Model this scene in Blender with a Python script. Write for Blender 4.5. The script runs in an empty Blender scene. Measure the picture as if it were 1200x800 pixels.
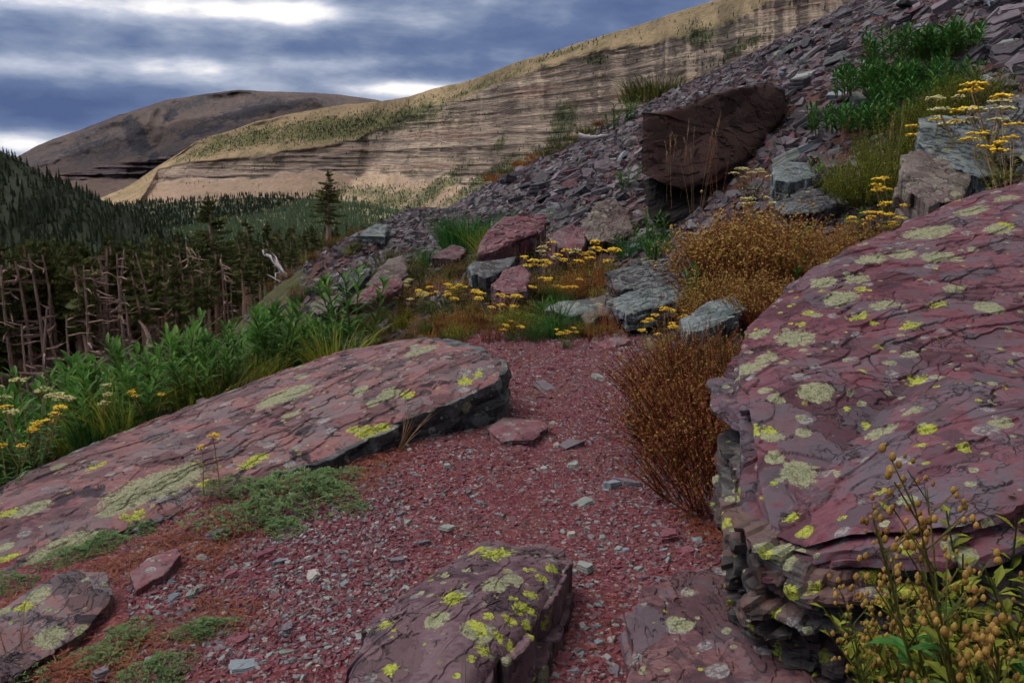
import bpy, math, random
import numpy as np
R = math.radians
C = bpy.context.scene.collection
rng = np.random.default_rng(7)
random.seed(7)
F = 942.0
PITCH = R(12.0)
CAM = np.array([0.0, 0.0, 1.35])
cs, sn = math.cos(PITCH), math.sin(PITCH)

def P(px, py, d):
    """point seen at photo position (px,py), d metres ahead of the camera"""
    a = (np.asarray(px, float)-600)/F; b = (400-np.asarray(py, float))/F
    d = np.asarray(d, float)
    return np.stack([a*d, (cs+b*sn)*d, 1.35+(-sn+b*cs)*d], -1)

def proj(p):
    q = p-CAM
    d = q[..., 1]*cs-q[..., 2]*sn
    u = q[..., 1]*sn+q[..., 2]*cs
    return 600+F*q[..., 0]/d, 400-F*u/d, d

# ---------------------------------------------------------------- noise
def _hash(ix, iy, iz, seed):
    h = (ix.astype(np.int64)*374761393 + iy.astype(np.int64)*668265263 + iz.astype(np.int64)*2147483647 + seed*1274126177) & 0xffffffff
    h = ((h ^ (h >> 13))*1274126177) & 0xffffffff
    h = ((h ^ (h >> 16))*2246822519) & 0xffffffff
    return ((h ^ (h >> 15)) & 0xffffff)/float(0xffffff)

def vn(x, y, z=0.0, seed=0):
    x, y, z = np.broadcast_arrays(np.asarray(x, float), np.asarray(y, float), np.asarray(z, float))
    ix, iy, iz = np.floor(x), np.floor(y), np.floor(z)
    fx, fy, fz = x-ix, y-iy, z-iz
    fx = fx*fx*(3-2*fx); fy = fy*fy*(3-2*fy); fz = fz*fz*(3-2*fz)
    ix, iy, iz = ix.astype(np.int64), iy.astype(np.int64), iz.astype(np.int64)
    def g(a, b, c): return _hash(ix+a, iy+b, iz+c, seed)
    x00 = g(0,0,0)*(1-fx)+g(1,0,0)*fx; x10 = g(0,1,0)*(1-fx)+g(1,1,0)*fx
    x01 = g(0,0,1)*(1-fx)+g(1,0,1)*fx; x11 = g(0,1,1)*(1-fx)+g(1,1,1)*fx
    y0 = x00*(1-fy)+x10*fy; y1 = x01*(1-fy)+x11*fy
    return y0*(1-fz)+y1*fz

def fbm(x, y, z=0.0, oct=4, seed=0, gain=.5):
    """0-centred"""
    s = 0; a = 1.0; t = 0
    x = np.asarray(x, float); y = np.asarray(y, float); z = np.asarray(z, float)
    for k in range(oct):
        s = s+a*(vn(x, y, z, seed+k*17)-.5); t += a
        x, y, z = (x*1.62-y*1.18)+3.1, (x*1.18+y*1.62)+7.7, z*2.03+1.3
        a *= gain
    return 2*s/t

def voro(x, y, seed=0):
    """F1, F2-F1, cell value"""
    ix, iy = np.floor(x).astype(np.int64), np.floor(y).astype(np.int64)
    f1 = np.full(x.shape, 9.); f2 = np.full(x.shape, 9.); cid = np.zeros(x.shape)
    z = np.zeros_like(ix)
    for a in (-1, 0, 1):
        for b in (-1, 0, 1):
            jx, jy = ix+a, iy+b
            dx = jx+_hash(jx, jy, z, seed)-x; dy = jy+_hash(jx, jy, z, seed+5)-y
            d = np.sqrt(dx*dx+dy*dy); c = _hash(jx, jy, z, seed+9)
            m = d < f1
            f2 = np.where(m, f1, np.minimum(f2, d)); cid = np.where(m, c, cid); f1 = np.where(m, d, f1)
    return f1, f2-f1, cid

def sst(a, b, x):
    t = np.clip((np.asarray(x, float)-a)/(b-a), 0, 1); return t*t*(3-2*t)

# ---------------------------------------------------------------- mesh helpers
def mesh_np(name, V, Fa, mat=None, attrs=None, smooth=False):
    """V (n,3); Fa an (m,3|4) int array or a list of such arrays"""
    me = bpy.data.meshes.new(name)
    if not isinstance(Fa, list): Fa = [Fa]
    Fa = [f for f in Fa if len(f)]
    nl = sum(f.size for f in Fa); nf = sum(len(f) for f in Fa)
    me.vertices.add(len(V)); me.vertices.foreach_set('co', np.ascontiguousarray(V, dtype=np.float32).ravel())
    me.loops.add(nl); me.loops.foreach_set('vertex_index', np.concatenate([f.ravel() for f in Fa]).astype(np.int32))
    me.polygons.add(nf)
    tot = np.concatenate([np.full(len(f), f.shape[1]) for f in Fa]).astype(np.int32)
    me.polygons.foreach_set('loop_start', np.concatenate([[0], np.cumsum(tot)[:-1]]).astype(np.int32))
    me.polygons.foreach_set('use_smooth', np.full(nf, smooth))
    me.update(calc_edges=True)
    me.validate()
    for k, v in (attrs or {}).items():
        at = me.attributes.new(k, 'FLOAT', 'POINT'); at.data.foreach_set('value', np.ascontiguousarray(v, dtype=np.float32))
    if mat is not None: me.materials.append(mat)
    return me

def grid_faces(nu, nv, wrap=False):
    """index = i*nv + j, i in 0..nu-1"""
    i = np.arange(nu if wrap else nu-1); j = np.arange(nv-1)
    I, J = np.meshgrid(i, j, indexing='ij'); I2 = (I+1) % nu
    return np.stack([I*nv+J, I2*nv+J, I2*nv+J+1, I*nv+J+1], -1).reshape(-1, 4)

def link(o, parent=None):
    C.objects.link(o)
    if parent is not None: o.parent = parent
    return o

def tag(o, label=None, cat=None, group=None, kind=None):
    if label: o['label'] = label
    if cat: o['category'] = cat
    if group: o['group'] = group
    if kind: o['kind'] = kind
    return o

def obj(name, me, loc=(0, 0, 0), parent=None):
    o = bpy.data.objects.new(name, me); o.location = loc
    return link(o, parent)

def obj_world(name, V, Fa, mat, attrs=None, smooth=False, origin=None):
    """one mesh given in world metres, with its origin at its base"""
    if origin is None:
        origin = np.array([V[:, 0].mean(), V[:, 1].mean(), V[:, 2].min()])
    me = mesh_np(name, V-origin, Fa, mat, attrs, smooth)
    return obj(name, me, tuple(origin))

class MB:
    """collects small shapes into one mesh"""
    def __init__(s): s.V = []; s.F3 = []; s.F4 = []; s.T = []; s.n = 0
    def add(s, V, f3=None, f4=None, t=0.0):
        V = np.asarray(V, float)
        s.V.append(V)
        if f3 is not None and len(f3): s.F3.append(np.asarray(f3)+s.n)
        if f4 is not None and len(f4): s.F4.append(np.asarray(f4)+s.n)
        s.T.append(np.full(len(V), t)); s.n += len(V)
    def tube(s, pts, rad, n=4, t=0.0):
        pts = np.asarray(pts, float); k = len(pts)
        rad = np.broadcast_to(np.asarray(rad, float), (k,))
        d = np.gradient(pts, axis=0); d /= (np.linalg.norm(d, axis=1)[:, None]+1e-9)
        ref = np.array([0.31, 0.2, .93]) if abs(d[:, 2]).mean() < .9 else np.array([1., .1, 0])
        a = np.cross(d, ref); a /= (np.linalg.norm(a, axis=1)[:, None]+1e-9); b = np.cross(d, a)
        th = np.arange(n)*2*math.pi/n
        V = pts[:, None]+rad[:, None, None]*(a[:, None]*np.cos(th)[None, :, None]+b[:, None]*np.sin(th)[None, :, None])
        V = V.reshape(-1, 3)
        f = []
        for i in range(k-1):
            for j in range(n):
                f.append((i*n+j, i*n+(j+1) % n, (i+1)*n+(j+1) % n, (i+1)*n+j))
        s.add(V, None, f, t)
    def leaf(s, base, dr, L, w, droop=.3, fold=.25, t=0.0, seg=3, up=None):
        """lance-shaped blade from base along dr, bending down"""
        dr = np.asarray(dr, float); dr /= np.linalg.norm(dr)+1e-9
        side = np.cross(dr, (0, 0, 1.)); 
        if np.linalg.norm(side) < .05: side = np.array([1., 0, 0])
        side /= np.linalg.norm(side); nn = np.cross(side, dr)
        V = [np.asarray(base, float)]; f3 = []; f4 = []
        for i in range(1, seg+1):
            u = i/(seg+1); ww = w*.5*(math.sin(math.pi*min(1, u*.93+.07))**.8)
            c = np.asarray(base)+dr*L*u+np.array([0, 0, -droop*L*u*u])
            V += [c-side*ww+nn*ww*fold, c-nn*ww*fold*.4, c+side*ww+nn*ww*fold]
        V.append(np.asarray(base)+dr*L+np.array([0, 0, -droop*L]))
        f3 += [(0, 2, 1), (0, 3, 2)]
        for i in range(seg-1):
            a = 1+3*i; f4 += [(a, a+1, a+4, a+3), (a+1, a+2, a+5, a+4)]
        a = 1+3*(seg-1); e = len(V)-1; f3 += [(a, a+1, e), (a+1, a+2, e)]
        s.add(V, f3, f4, t)
    def blade(s, pts, w, t=0.0, ang=0.0):
        """thin ribbon"""
        pts = np.asarray(pts, float); k = len(pts)
        sd = np.array([math.cos(ang), math.sin(ang), 0])
        ww = w*.5*(1-np.linspace(0, 1, k)**1.5*.9)
        V = np.empty((2*k, 3)); V[0::2] = pts-sd*ww[:, None]; V[1::2] = pts+sd*ww[:, None]
        s.add(V, None, [(2*i, 2*i+1, 2*i+3, 2*i+2) for i in range(k-1)], t)
    def blob(s, c, r, sz=1.0, t=0.0):
        c = np.asarray(c, float); j = 1+.25*(np.random.default_rng(s.n).random(6)-.5)
        V = np.array([(1,0,0),(-1,0,0),(0,1,0),(0,-1,0),(0,0,sz),(0,0,-sz)], float)*r*j[:, None]+c
        s.add(V, [(0,2,4),(2,1,4),(1,3,4),(3,0,4),(2,0,5),(1,2,5),(3,1,5),(0,3,5)], None, t)
    def ball(s, c, r, sz=1.0, t=0.0):
        n, k = 8, 5; V = []
        for i in range(1, k):
            ph = math.pi*i/k
            for j in range(n): V.append((math.sin(ph)*math.cos(j*6.2832/n), math.sin(ph)*math.sin(j*6.2832/n), math.cos(ph)*sz*(1.15 if i < 2 else 1)))
        V += [(0, 0, sz*1.35), (0, 0, -sz)]; V = np.array(V)*r+np.asarray(c, float)
        f4 = [(i*n+j, i*n+(j+1) % n, (i+1)*n+(j+1) % n, (i+1)*n+j) for i in range(k-2) for j in range(n)]
        f3 = [((k-1)*n, (j+1) % n, j) for j in range(n)]+[((k-1)*n+1, (k-2)*n+j, (k-2)*n+(j+1) % n) for j in range(n)]
        s.add(V, f3, f4, t)
    def data(s, name, mat, smooth=False):
        V = np.concatenate(s.V); Fs = []
        if s.F3: Fs.append(np.concatenate(s.F3))
        if s.F4: Fs.append(np.concatenate(s.F4))
        return mesh_np(name, V, Fs, mat, {'tint': np.concatenate(s.T)}, smooth)

# ---------------------------------------------------------------- materials
class NT:
    def __init__(s, nt): s.nt = nt; s.n = nt.nodes; s.l = nt.links
    def new(s, typ, **kw):
        n = s.n.new(typ)
        for k, v in kw.items():
            if k.startswith('i_'): s.put(n.inputs[k[2:].replace('_', ' ')], v)
            else: setattr(n, k, v)
        return n
    def put(s, sock, v):
        if isinstance(v, bpy.types.NodeSocket): s.l.new(v, sock)
        else: sock.default_value = v
    def math(s, op, a, b=0.0, c=None, clamp=False):
        n = s.n.new('ShaderNodeMath'); n.operation = op; n.use_clamp = clamp
        s.put(n.inputs[0], a); s.put(n.inputs[1], b)
        if c is not None: s.put(n.inputs[2], c)
        return n.outputs[0]
    def vmath(s, op, a, b=(0, 0, 0)):
        n = s.n.new('ShaderNodeVectorMath'); n.operation = op
        s.put(n.inputs[0], a); s.put(n.inputs[1], b); return n.outputs[0]
    def mix(s, f, a, b, mode='MIX'):
        n = s.n.new('ShaderNodeMix'); n.data_type = 'RGBA'; n.blend_type = mode; n.clamp_factor = True
        s.put(n.inputs[0], f)
        for k, v in ((6, a), (7, b)):
            s.put(n.inputs[k], v if isinstance(v, bpy.types.NodeSocket) else (*v, 1) if len(v) == 3 else v)
        return n.outputs[2]
    def noise(s, vec, scale, detail=4, rough=.55, dist=0.0, out=0):
        n = s.n.new('ShaderNodeTexNoise')
        if vec is not None: s.put(n.inputs['Vector'], vec)
        n.inputs['Scale'].default_value = scale; n.inputs['Detail'].default_value = detail
        n.inputs['Roughness'].default_value = rough; n.inputs['Distortion'].default_value = dist
        return n.outputs[out]
    def vor(s, vec, scale, feature='F1', out='Distance', rnd=1.0):
        n = s.n.new('ShaderNodeTexVoronoi'); n.feature = feature
        s.put(n.inputs['Vector'], vec); n.inputs['Scale'].default_value = scale; n.inputs['Randomness'].default_value = rnd
        return n.outputs[out]
    def ramp(s, f, stops, interp='LINEAR'):
        n = s.n.new('ShaderNodeValToRGB'); cr = n.color_ramp; cr.interpolation = interp
        while len(cr.elements) < len(stops): cr.elements.new(.5)
        for e, (p, c) in zip(cr.elements, stops):
            e.position = p; e.color = (*c, 1) if not isinstance(c, (int, float)) else (c, c, c, 1)
        s.put(n.inputs[0], f); return n.outputs[0]
    def sstep(s, f, a, b):
        n = s.n.new('ShaderNodeMapRange'); n.interpolation_type = 'SMOOTHSTEP'
        s.put(n.inputs[0], f); n.inputs[1].default_value = a; n.inputs[2].default_value = b
        n.inputs[3].default_value = 0; n.inputs[4].default_value = 1
        return n.outputs[0]
    def attr(s, name):
        n = s.n.new('ShaderNodeAttribute'); n.attribute_name = name; return n.outputs['Fac']
    def scale(s, vec, xyz):
        n = s.n.new('ShaderNodeMapping'); s.put(n.inputs[0], vec); n.inputs['Scale'].default_value = xyz; return n.outputs[0]

def new_mat(name):
    m = bpy.data.materials.new(name); m.use_nodes = True
    nt = m.node_tree; nt.nodes.clear(); g = NT(nt)
    out = nt.nodes.new('ShaderNodeOutputMaterial')
    bs = nt.nodes.new('ShaderNodeBsdfPrincipled'); nt.links.new(bs.outputs[0], out.inputs[0])
    bs.inputs['Roughness'].default_value = .85; bs.inputs['Specular IOR Level'].default_value = .12
    return m, g, bs, out

def bump(g, bs, h, dist, strength=1.0):
    n = g.n.new('ShaderNodeBump'); n.inputs['Strength'].default_value = strength; n.inputs['Distance'].default_value = dist
    g.put(n.inputs['Height'], h); g.l.new(n.outputs[0], bs.inputs['Normal'])

def col3(h, k=1.0):
    """sRGB 0-255 triple -> linear"""
    return tuple(k*((c/255/12.92) if c/255 < .04045 else ((c/255+.055)/1.055)**2.4) for c in h)

LICH_G = (.21, .225, .135)
LICH_Y = (.30, .34, .045)

def rock_mat(name, cols, lich=.5, yell=.5, dark=.5, sc=1.0, strata=.0, rough=.72, orange=0.0):
    """cols: four colours picked by plate tint and noise"""
    m, g, bs, out = new_mat(name)
    tc = g.n.new('ShaderNodeTexCoord').outputs['Object']
    t = g.attr('tint')
    inst = g.n.new('ShaderNodeObjectInfo').outputs['Random']
    n1 = g.noise(tc, 6*sc, 4, .62, .3)
    n2 = g.noise(g.scale(tc, (1, 1.6, 1)), 30*sc, 5, .7)
    n3 = g.noise(tc, 170*sc, 2, .7)
    f = g.math('ADD', g.math('MULTIPLY', t, .45), g.math('MULTIPLY', n1, .75))
    f = g.math('ADD', f, g.math('MULTIPLY', g.math('SUBTRACT', n2, .5), .8))
    c = g.ramp(f, [(.22, cols[0]), (.42, cols[1]), (.60, cols[2]), (.82, cols[3])])
    # fine grain in value
    v = g.math('ADD', .62, g.math('MULTIPLY', g.math('ADD', n2, n3), .38))
    c = g.mix(1.0, c, g.n.new('ShaderNodeCombineXYZ').outputs[0], 'MULTIPLY') if False else c
    hs = g.n.new('ShaderNodeHueSaturation'); g.put(hs.inputs['Color'], c); g.put(hs.inputs['Value'], v)
    c = hs.outputs[0]
    # strata streaks
    if strata:
        st = g.noise(g.scale(tc, (2.5, 2.5, 75)), 1.2, 6, .75, .25)
        c = g.mix(g.math('MULTIPLY', g.sstep(st, .45, .62), strata), c, cols[0])
    # black crust patches
    db = g.noise(g.vmath('ADD', tc, (3, 9, 1)), 9*sc, 5, .6, .6)
    dk = g.math('MULTIPLY', g.sstep(db, .57, .62), dark)
    c = g.mix(dk, c, (.022, .018, .024))
    # pale grey crust
    pb = g.noise(g.vmath('ADD', tc, (13, 2, 6)), 7*sc, 6, .65, .4)
    c = g.mix(g.math('MULTIPLY', g.sstep(pb, .54, .64), .6), c, tuple(x*.75+.02 for x in cols[3]))
    if orange:
        ob = g.noise(g.vmath('ADD', tc, (1, 22, 6)), 5*sc, 5, .65, .4)
        c = g.mix(g.math('MULTIPLY', g.sstep(ob, .6, .72), orange), c, (.24, .09, .03))
    # thin plates: each broken flake has its own tone, with fine dark irregular joints
    wv = g.noise(tc, 5*sc, 4, .65, 0, 1)
    wc = g.vmath('ADD', g.scale(tc, (1, 1.25, 1.6)), g.vmath('MULTIPLY', g.vmath('SUBTRACT', wv, (.5, .5, .5)), (.30/sc, .30/sc, .30/sc)))
    vp = g.n.new('ShaderNodeTexVoronoi'); g.put(vp.inputs['Vector'], wc); vp.inputs['Scale'].default_value = 6.5*sc
    sv = g.n.new('ShaderNodeSeparateColor'); g.l.new(vp.outputs['Color'], sv.inputs[0])
    c = g.mix(g.math('MULTIPLY', g.sstep(sv.outputs[0], .55, .75), .55), c, cols[0])
    c = g.mix(g.math('MULTIPLY', g.sstep(sv.outputs[1], .70, .85), .55), c, cols[3])
    vc = g.vor(wc, 6.5*sc, 'DISTANCE_TO_EDGE'); vc2 = g.vor(wc, 19*sc, 'DISTANCE_TO_EDGE')
    gate = g.sstep(n1, .50, .62)
    jn = g.math('MAXIMUM', g.math('MULTIPLY', g.math('SUBTRACT', 1.0, g.sstep(vc, .006, .030)), g.sstep(n1, .46, .58)), g.math('MULTIPLY', g.math('SUBTRACT', 1.0, g.sstep(vc2, .01, .06)), g.math('MULTIPLY', gate, .8)))
    c = g.mix(g.math('MULTIPLY', jn, .85), c, (.012, .008, .010))
    # cracks
    cr = g.attr('crack')
    c = g.mix(g.math('MULTIPLY', g.sstep(cr, .55, 1.0), .8), c, (.02, .013, .016))
    # lichens: scattered discs of random size
    edge = g.noise(tc, 55*sc, 4, .75)
    def discs(scale, thr, seed, amount, colr):
        vec = g.vmath('ADD', tc, seed)
        n = g.n.new('ShaderNodeTexVoronoi'); g.put(n.inputs['Vector'], vec); n.inputs['Scale'].default_value = scale
        sep = g.n.new('ShaderNodeSeparateColor'); g.l.new(n.outputs['Color'], sep.inputs[0])
        rad = g.math('MULTIPLY', g.sstep(sep.outputs[0], 1-amount, 1.0), thr)
        d = g.math('ADD', n.outputs['Distance'], g.math('MULTIPLY', g.math('SUBTRACT', edge, .5), .26))
        return g.sstep(g.math('SUBTRACT', rad, d), 0.0, .035)
    if lich:
        k1 = discs(9*sc, .55, (5, 3, 7), lich, None)
        k2 = discs(30*sc, .5, (2, 8, 4), lich*.8, None)
        lg = g.math('MAXIMUM', k1, k2)
    else: lg = 0.0
    kw = discs(14*sc, .5, (25, 13, 17), .30, None) if lich else 0.0
    c = g.mix(g.math('MULTIPLY', kw, .7), c, g.mix(g.sstep(edge, .42, .58), (.08, .08, .085), (.25, .25, .245)))
    e1 = g.sstep(g.math('ADD', g.attr('lich'), g.math('MULTIPLY', g.math('SUBTRACT', edge, .5), .9)), .0, .1)
    lg = g.math('MAXIMUM', lg, e1)
    lc = g.mix(g.sstep(g.math('ADD', g.math('MULTIPLY', n3, .5), g.math('MULTIPLY', edge, .5)), .38, .6), tuple(x*.42 for x in LICH_G), tuple(x*1.15 for x in LICH_G))
    c = g.mix(g.math('MULTIPLY', lg, .9), c, lc)
    if yell:
        k1 = discs(15*sc, .42, (15, 1, 2), yell*.4, None)
        k2 = discs(42*sc, .5, (9, 18, 3), yell*.45, None)
        zone = g.sstep(g.noise(g.vmath('ADD', tc, (7, 7, 31)), 3.2*sc, 3, .5), .46, .58)
        ly = g.math('MULTIPLY', g.math('MAXIMUM', k1, k2), zone)
    else: ly = 0.0
    e2 = g.sstep(g.math('ADD', g.attr('lichy'), g.math('MULTIPLY', g.math('SUBTRACT', edge, .5), 2.2)), .0, .08)
    ly = g.math('MAXIMUM', ly, e2)
    yc = g.mix(g.sstep(g.math('ADD', g.math('MULTIPLY', n3, .5), g.math('MULTIPLY', edge, .5)), .38, .58), tuple(x*.25 for x in LICH_Y), LICH_Y)
    c = g.mix(g.math('MULTIPLY', ly, .92), c, yc)
    g.put(bs.inputs['Base Color'], c)
    g.put(bs.inputs['Roughness'], g.math('ADD', rough-.12, g.math('MULTIPLY', n2, .3)))
    bs.inputs['Specular IOR Level'].default_value = .15
    h = g.math('ADD', g.math('MULTIPLY', n1, .35), g.math('ADD', g.math('MULTIPLY', n2, .5), g.math('MULTIPLY', n3, .18)))
    h = g.math('SUBTRACT', g.math('ADD', h, g.math('MULTIPLY', sv.outputs[0], .5)), g.math('MULTIPLY', jn, .7))
    h = g.math('ADD', h, g.math('MULTIPLY', g.math('MAXIMUM', lg, ly), g.math('MULTIPLY', edge, .35)))
    bump(g, bs, h, .008/sc, .7)
    return m

def stone_mat(name, cols, sc=1.0, lich=0.12):
    """loose stones: colour by tint (+ per-object random)"""
    m, g, bs, out = new_mat(name)
    tc = g.n.new('ShaderNodeTexCoord').outputs['Object']
    inst = g.n.new('ShaderNodeObjectInfo').outputs['Random']
    t = g.math('FRACT', g.math('ADD', g.attr('tint'), inst))
    tc = g.vmath('ADD', tc, g.n.new('ShaderNodeCombineXYZ').outputs[0])
    n2 = g.noise(tc, 22*sc, 5, .65); n3 = g.noise(tc, 120*sc, 3, .7)
    c = g.ramp(t, cols, 'LINEAR')
    hs = g.n.new('ShaderNodeHueSaturation'); g.put(hs.inputs['Color'], c)
    g.put(hs.inputs['Value'], g.math('ADD', .35, g.math('ADD', g.math('MULTIPLY', n2, .85), g.math('MULTIPLY', n3, .45))))
    c = hs.outputs[0]
    if lich:
        lz = g.noise(g.vmath('ADD', tc, (4, 4, 4)), 9*sc, 4, .6)
        c = g.mix(g.math('MULTIPLY', g.sstep(lz, .60, .68), lich*4), c, LICH_G)
    g.put(bs.inputs['Base Color'], c); bs.inputs['Roughness'].default_value = .7
    bump(g, bs, g.math('ADD', n2, g.math('MULTIPLY', n3, .4)), .006/sc, .7)
    return m

def leaf_mat(name, c0, c1, c2=None, trans=.25, rough=.6):
    m, g, bs, out = new_mat(name)
    t = g.attr('tint'); inst = g.n.new('ShaderNodeObjectInfo').outputs['Random']
    tc = g.n.new('ShaderNodeTexCoord').outputs['Object']
    n = g.noise(tc, 14, 3, .6)
    f = g.math('ADD', g.math('MULTIPLY', t, .7), g.math('ADD', g.math('MULTIPLY', inst, .15), g.math('MULTIPLY', n, .25)))
    st = [(.12, c0), (.75, c1)] + ([(1.0, c2)] if c2 else [])
    c = g.ramp(f, st)
    g.put(bs.inputs['Base Color'], c); bs.inputs['Roughness'].default_value = rough
    bs.inputs['Specular IOR Level'].default_value = .15
    if trans:
        tr = g.n.new('ShaderNodeBsdfTranslucent'); g.put(tr.inputs[0], c)
        mx = g.n.new('ShaderNodeMixShader'); mx.inputs[0].default_value = trans
        g.l.new(bs.outputs[0], mx.inputs[1]); g.l.new(tr.outputs[0], mx.inputs[2]); g.l.new(mx.outputs[0], out.inputs[0])
    return m

def wood_mat(name, c0, c1):
    m, g, bs, out = new_mat(name)
    tc = g.n.new('ShaderNodeTexCoord').outputs['Object']
    n = g.noise(g.scale(tc, (8, 8, 1.2)), 3, 5, .65)
    n2 = g.noise(tc, 1.3, 2, .5)
    c = g.ramp(g.math('ADD', g.math('MULTIPLY', n, .7), g.math('MULTIPLY', n2, .3)), [(.35, c0), (.65, c1)])
    g.put(bs.inputs['Base Color'], c); bump(g, bs, n, .02, .6)
    return m

M = {}
MAR = (.085, .028, .038); PUR = (.125, .058, .078); GRV = (.13, .11, .14); PNK = (.22, .115, .115)
M['slab'] = rock_mat('argillite_pink', [(.028, .018, .024), (.105, .048, .058), (.175, .085, .082), (.115, .10, .11)], .10, .05, .95, 1.0)
M['bould'] = rock_mat('argillite_purple', [(.028, .012, .018), (.085, .028, .040), (.12, .048, .062), (.078, .072, .088)], .13, .15, .6, 1.0, orange=.12)
M['bouldside'] = rock_mat('argillite_layers', [(.012, .010, .011), (.055, .032, .038), (.075, .082, .078), (.10, .055, .05)], .16, .5, .5, 1.0, strata=.85, orange=.15)
M['fore'] = rock_mat('argillite_foreground', [(.022, .014, .020), (.070, .038, .050), (.115, .078, .092), (.10, .064, .072)], .25, .34, .6, 1.1, orange=.2)
M['low'] = rock_mat('argillite_low', [(.03, .018, .024), (.08, .04, .048), (.13, .068, .068), (.095, .085, .105)], .08, .06, .6, 1.1)
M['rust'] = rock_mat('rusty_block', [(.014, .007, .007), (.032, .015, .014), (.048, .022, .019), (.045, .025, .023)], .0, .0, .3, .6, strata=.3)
M['hollow'] = rock_mat('hollow_shade_black', [(.003, .003, .003), (.006, .005, .005), (.010, .008, .008), (.008, .007, .007)], 0, 0, .2, .8)  # near-black colour painted in for the shade under the rust block
M['blue'] = rock_mat('blue_grey_stone', [(.02, .024, .026), (.075, .095, .10), (.12, .15, .155), (.16, .185, .19)], .1, .12, .35, 1.3)
M['drk'] = rock_mat('dark_layered_stone', [(.015, .014, .017), (.04, .04, .045), (.075, .08, .085), (.12, .135, .14)], .12, .05, .6, 1.3, strata=.7)
M['tan'] = rock_mat('mauve_stone', [(.04, .03, .03), (.09, .062, .062), (.125, .105, .10), (.15, .13, .11)], .2, .1, .4, 1.3)
M['pink'] = rock_mat('rose_stone', [(.05, .02, .028), (.105, .036, .048), (.14, .058, .07), (.14, .10, .11)], .1, .05, .3, 1.3)
M['chips'] = stone_mat('gravel_chips', [(0, (.095, .028, .036)), (.40, (.14, .048, .060)), (.60, (.17, .085, .095)), (.78, (.10, .075, .085)), (.86, (.14, .165, .165)), (.93, (.24, .23, .22)), (1, (.09, .02, .028))], 2.5, .0)
M['chips_cool'] = stone_mat('gravel_chips_cool', [(0, (.10, .028, .038)), (.45, (.14, .05, .065)), (.62, (.09, .075, .09)), (.76, (.13, .16, .165)), (.85, (.21, .23, .23)), (1, (.08, .04, .05))], 2.5, .0)
M['scree'] = stone_mat('scree_stones', [(0, (.038, .036, .042)), (.3, (.085, .08, .092)), (.5, (.055, .034, .042)), (.66, (.13, .135, .145)), (.78, (.08, .04, .05)), (.9, (.055, .05, .052)), (1, (.038, .036, .042))], .8, .1)
STONE = {
 'dull purple': stone_mat('dull_purple_shale', [(0, (.055, .025, .033)), (1, (.085, .042, .05))], 1.0, .05),
 'purple': stone_mat('purple_shale', [(0, (.10, .035, .05)), (1, (.15, .06, .075))], 1.2, .03),
 'grey-green': stone_mat('grey_green_shale', [(0, (.13, .155, .145)), (1, (.22, .245, .23))], 1.2, .05),
 'blue-grey': stone_mat('blue_grey_shale', [(0, (.11, .135, .16)), (1, (.19, .225, .25))], 1.2, .0),
 'dark slate': stone_mat('dark_shale', [(0, (.03, .03, .036)), (1, (.07, .065, .075))], 1.0, .06),
 'mauve-grey': stone_mat('mauve_shale', [(0, (.085, .07, .085)), (1, (.14, .12, .14))], 1.0, .08),
 'pale': stone_mat('pale_shale', [(0, (.24, .23, .21)), (1, (.31, .30, .28))], 1.2, .05)}
M['fire'] = leaf_mat('broad_leaf_green', (.022, .075, .012), (.085, .21, .035), (.20, .28, .06), .35, .5)
M['bush'] = leaf_mat('bush_green', (.012, .055, .012), (.045, .15, .028), (.11, .19, .04), .25)
M['ygreen'] = leaf_mat('yellow_green', (.07, .095, .010), (.22, .25, .028), (.34, .30, .05), .3)
M['sage'] = leaf_mat('sage_mat', (.05, .10, .035), (.13, .21, .08), (.24, .29, .17), .2)
M['orange'] = leaf_mat('autumn_orange', (.12, .03, .010), (.34, .13, .02), (.44, .26, .05), .3)
M['russet'] = leaf_mat('autumn_russet', (.05, .015, .008), (.17, .05, .015), (.26, .12, .03), .2)
M['olive'] = leaf_mat('olive', (.03, .04, .010), (.10, .105, .022), (.2, .16, .04), .25)
M['straw'] = leaf_mat('dry_straw', (.20, .12, .05), (.36, .25, .13), None, .2)
M['redstraw'] = leaf_mat('dry_red_grass', (.13, .035, .016), (.28, .10, .045), None, .2)
M['yellow'] = leaf_mat('yellow_flower', (.5, .27, .012), (.78, .56, .04), None, .2)
M['cream'] = leaf_mat('cream_flower', (.32, .32, .10), (.55, .52, .26), None, .2)
M['seed'] = leaf_mat('seed_heads', (.15, .085, .02), (.32, .20, .05), None, .1)
M['litter'] = leaf_mat('needle_litter', (.06, .016, .008), (.17, .05, .022), (.27, .13, .07), .0)
M['needle'] = leaf_mat('conifer_needles', (.028, .044, .014), (.11, .125, .038), (.24, .19, .07), .1, .7)
M['needlefar'] = leaf_mat('conifer_far', (.008, .017, .010), (.022, .034, .016), None, 0, .8)
M['bark'] = wood_mat('red_bark', (.20, .11, .085), (.45, .30, .24))
M['snag'] = wood_mat('weathered_wood', (.12, .075, .065), (.33, .235, .205))
M['bleach'] = wood_mat('bleached_wood', (.25, .23, .23), (.48, .45, .45))
# ---------------------------------------------------------------- the ground
XC = ([0, 2, 3, 4.5, 6.4, 8, 12, 20, 30], [-.25, -.10, .08, .25, .50, .15, -1.0, -2.1, -3.0])
HW = ([0, 2, 3, 6.4, 8, 12, 30], [.55, .60, .64, .55, .4, .35, .35])
ZB = ([0, 5, 7, 10, 15, 25, 60], [0, 0, .03, .15, .36, .35, .9])
def trail_c(y): return np.interp(y, *XC), np.interp(y, *HW)

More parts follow.
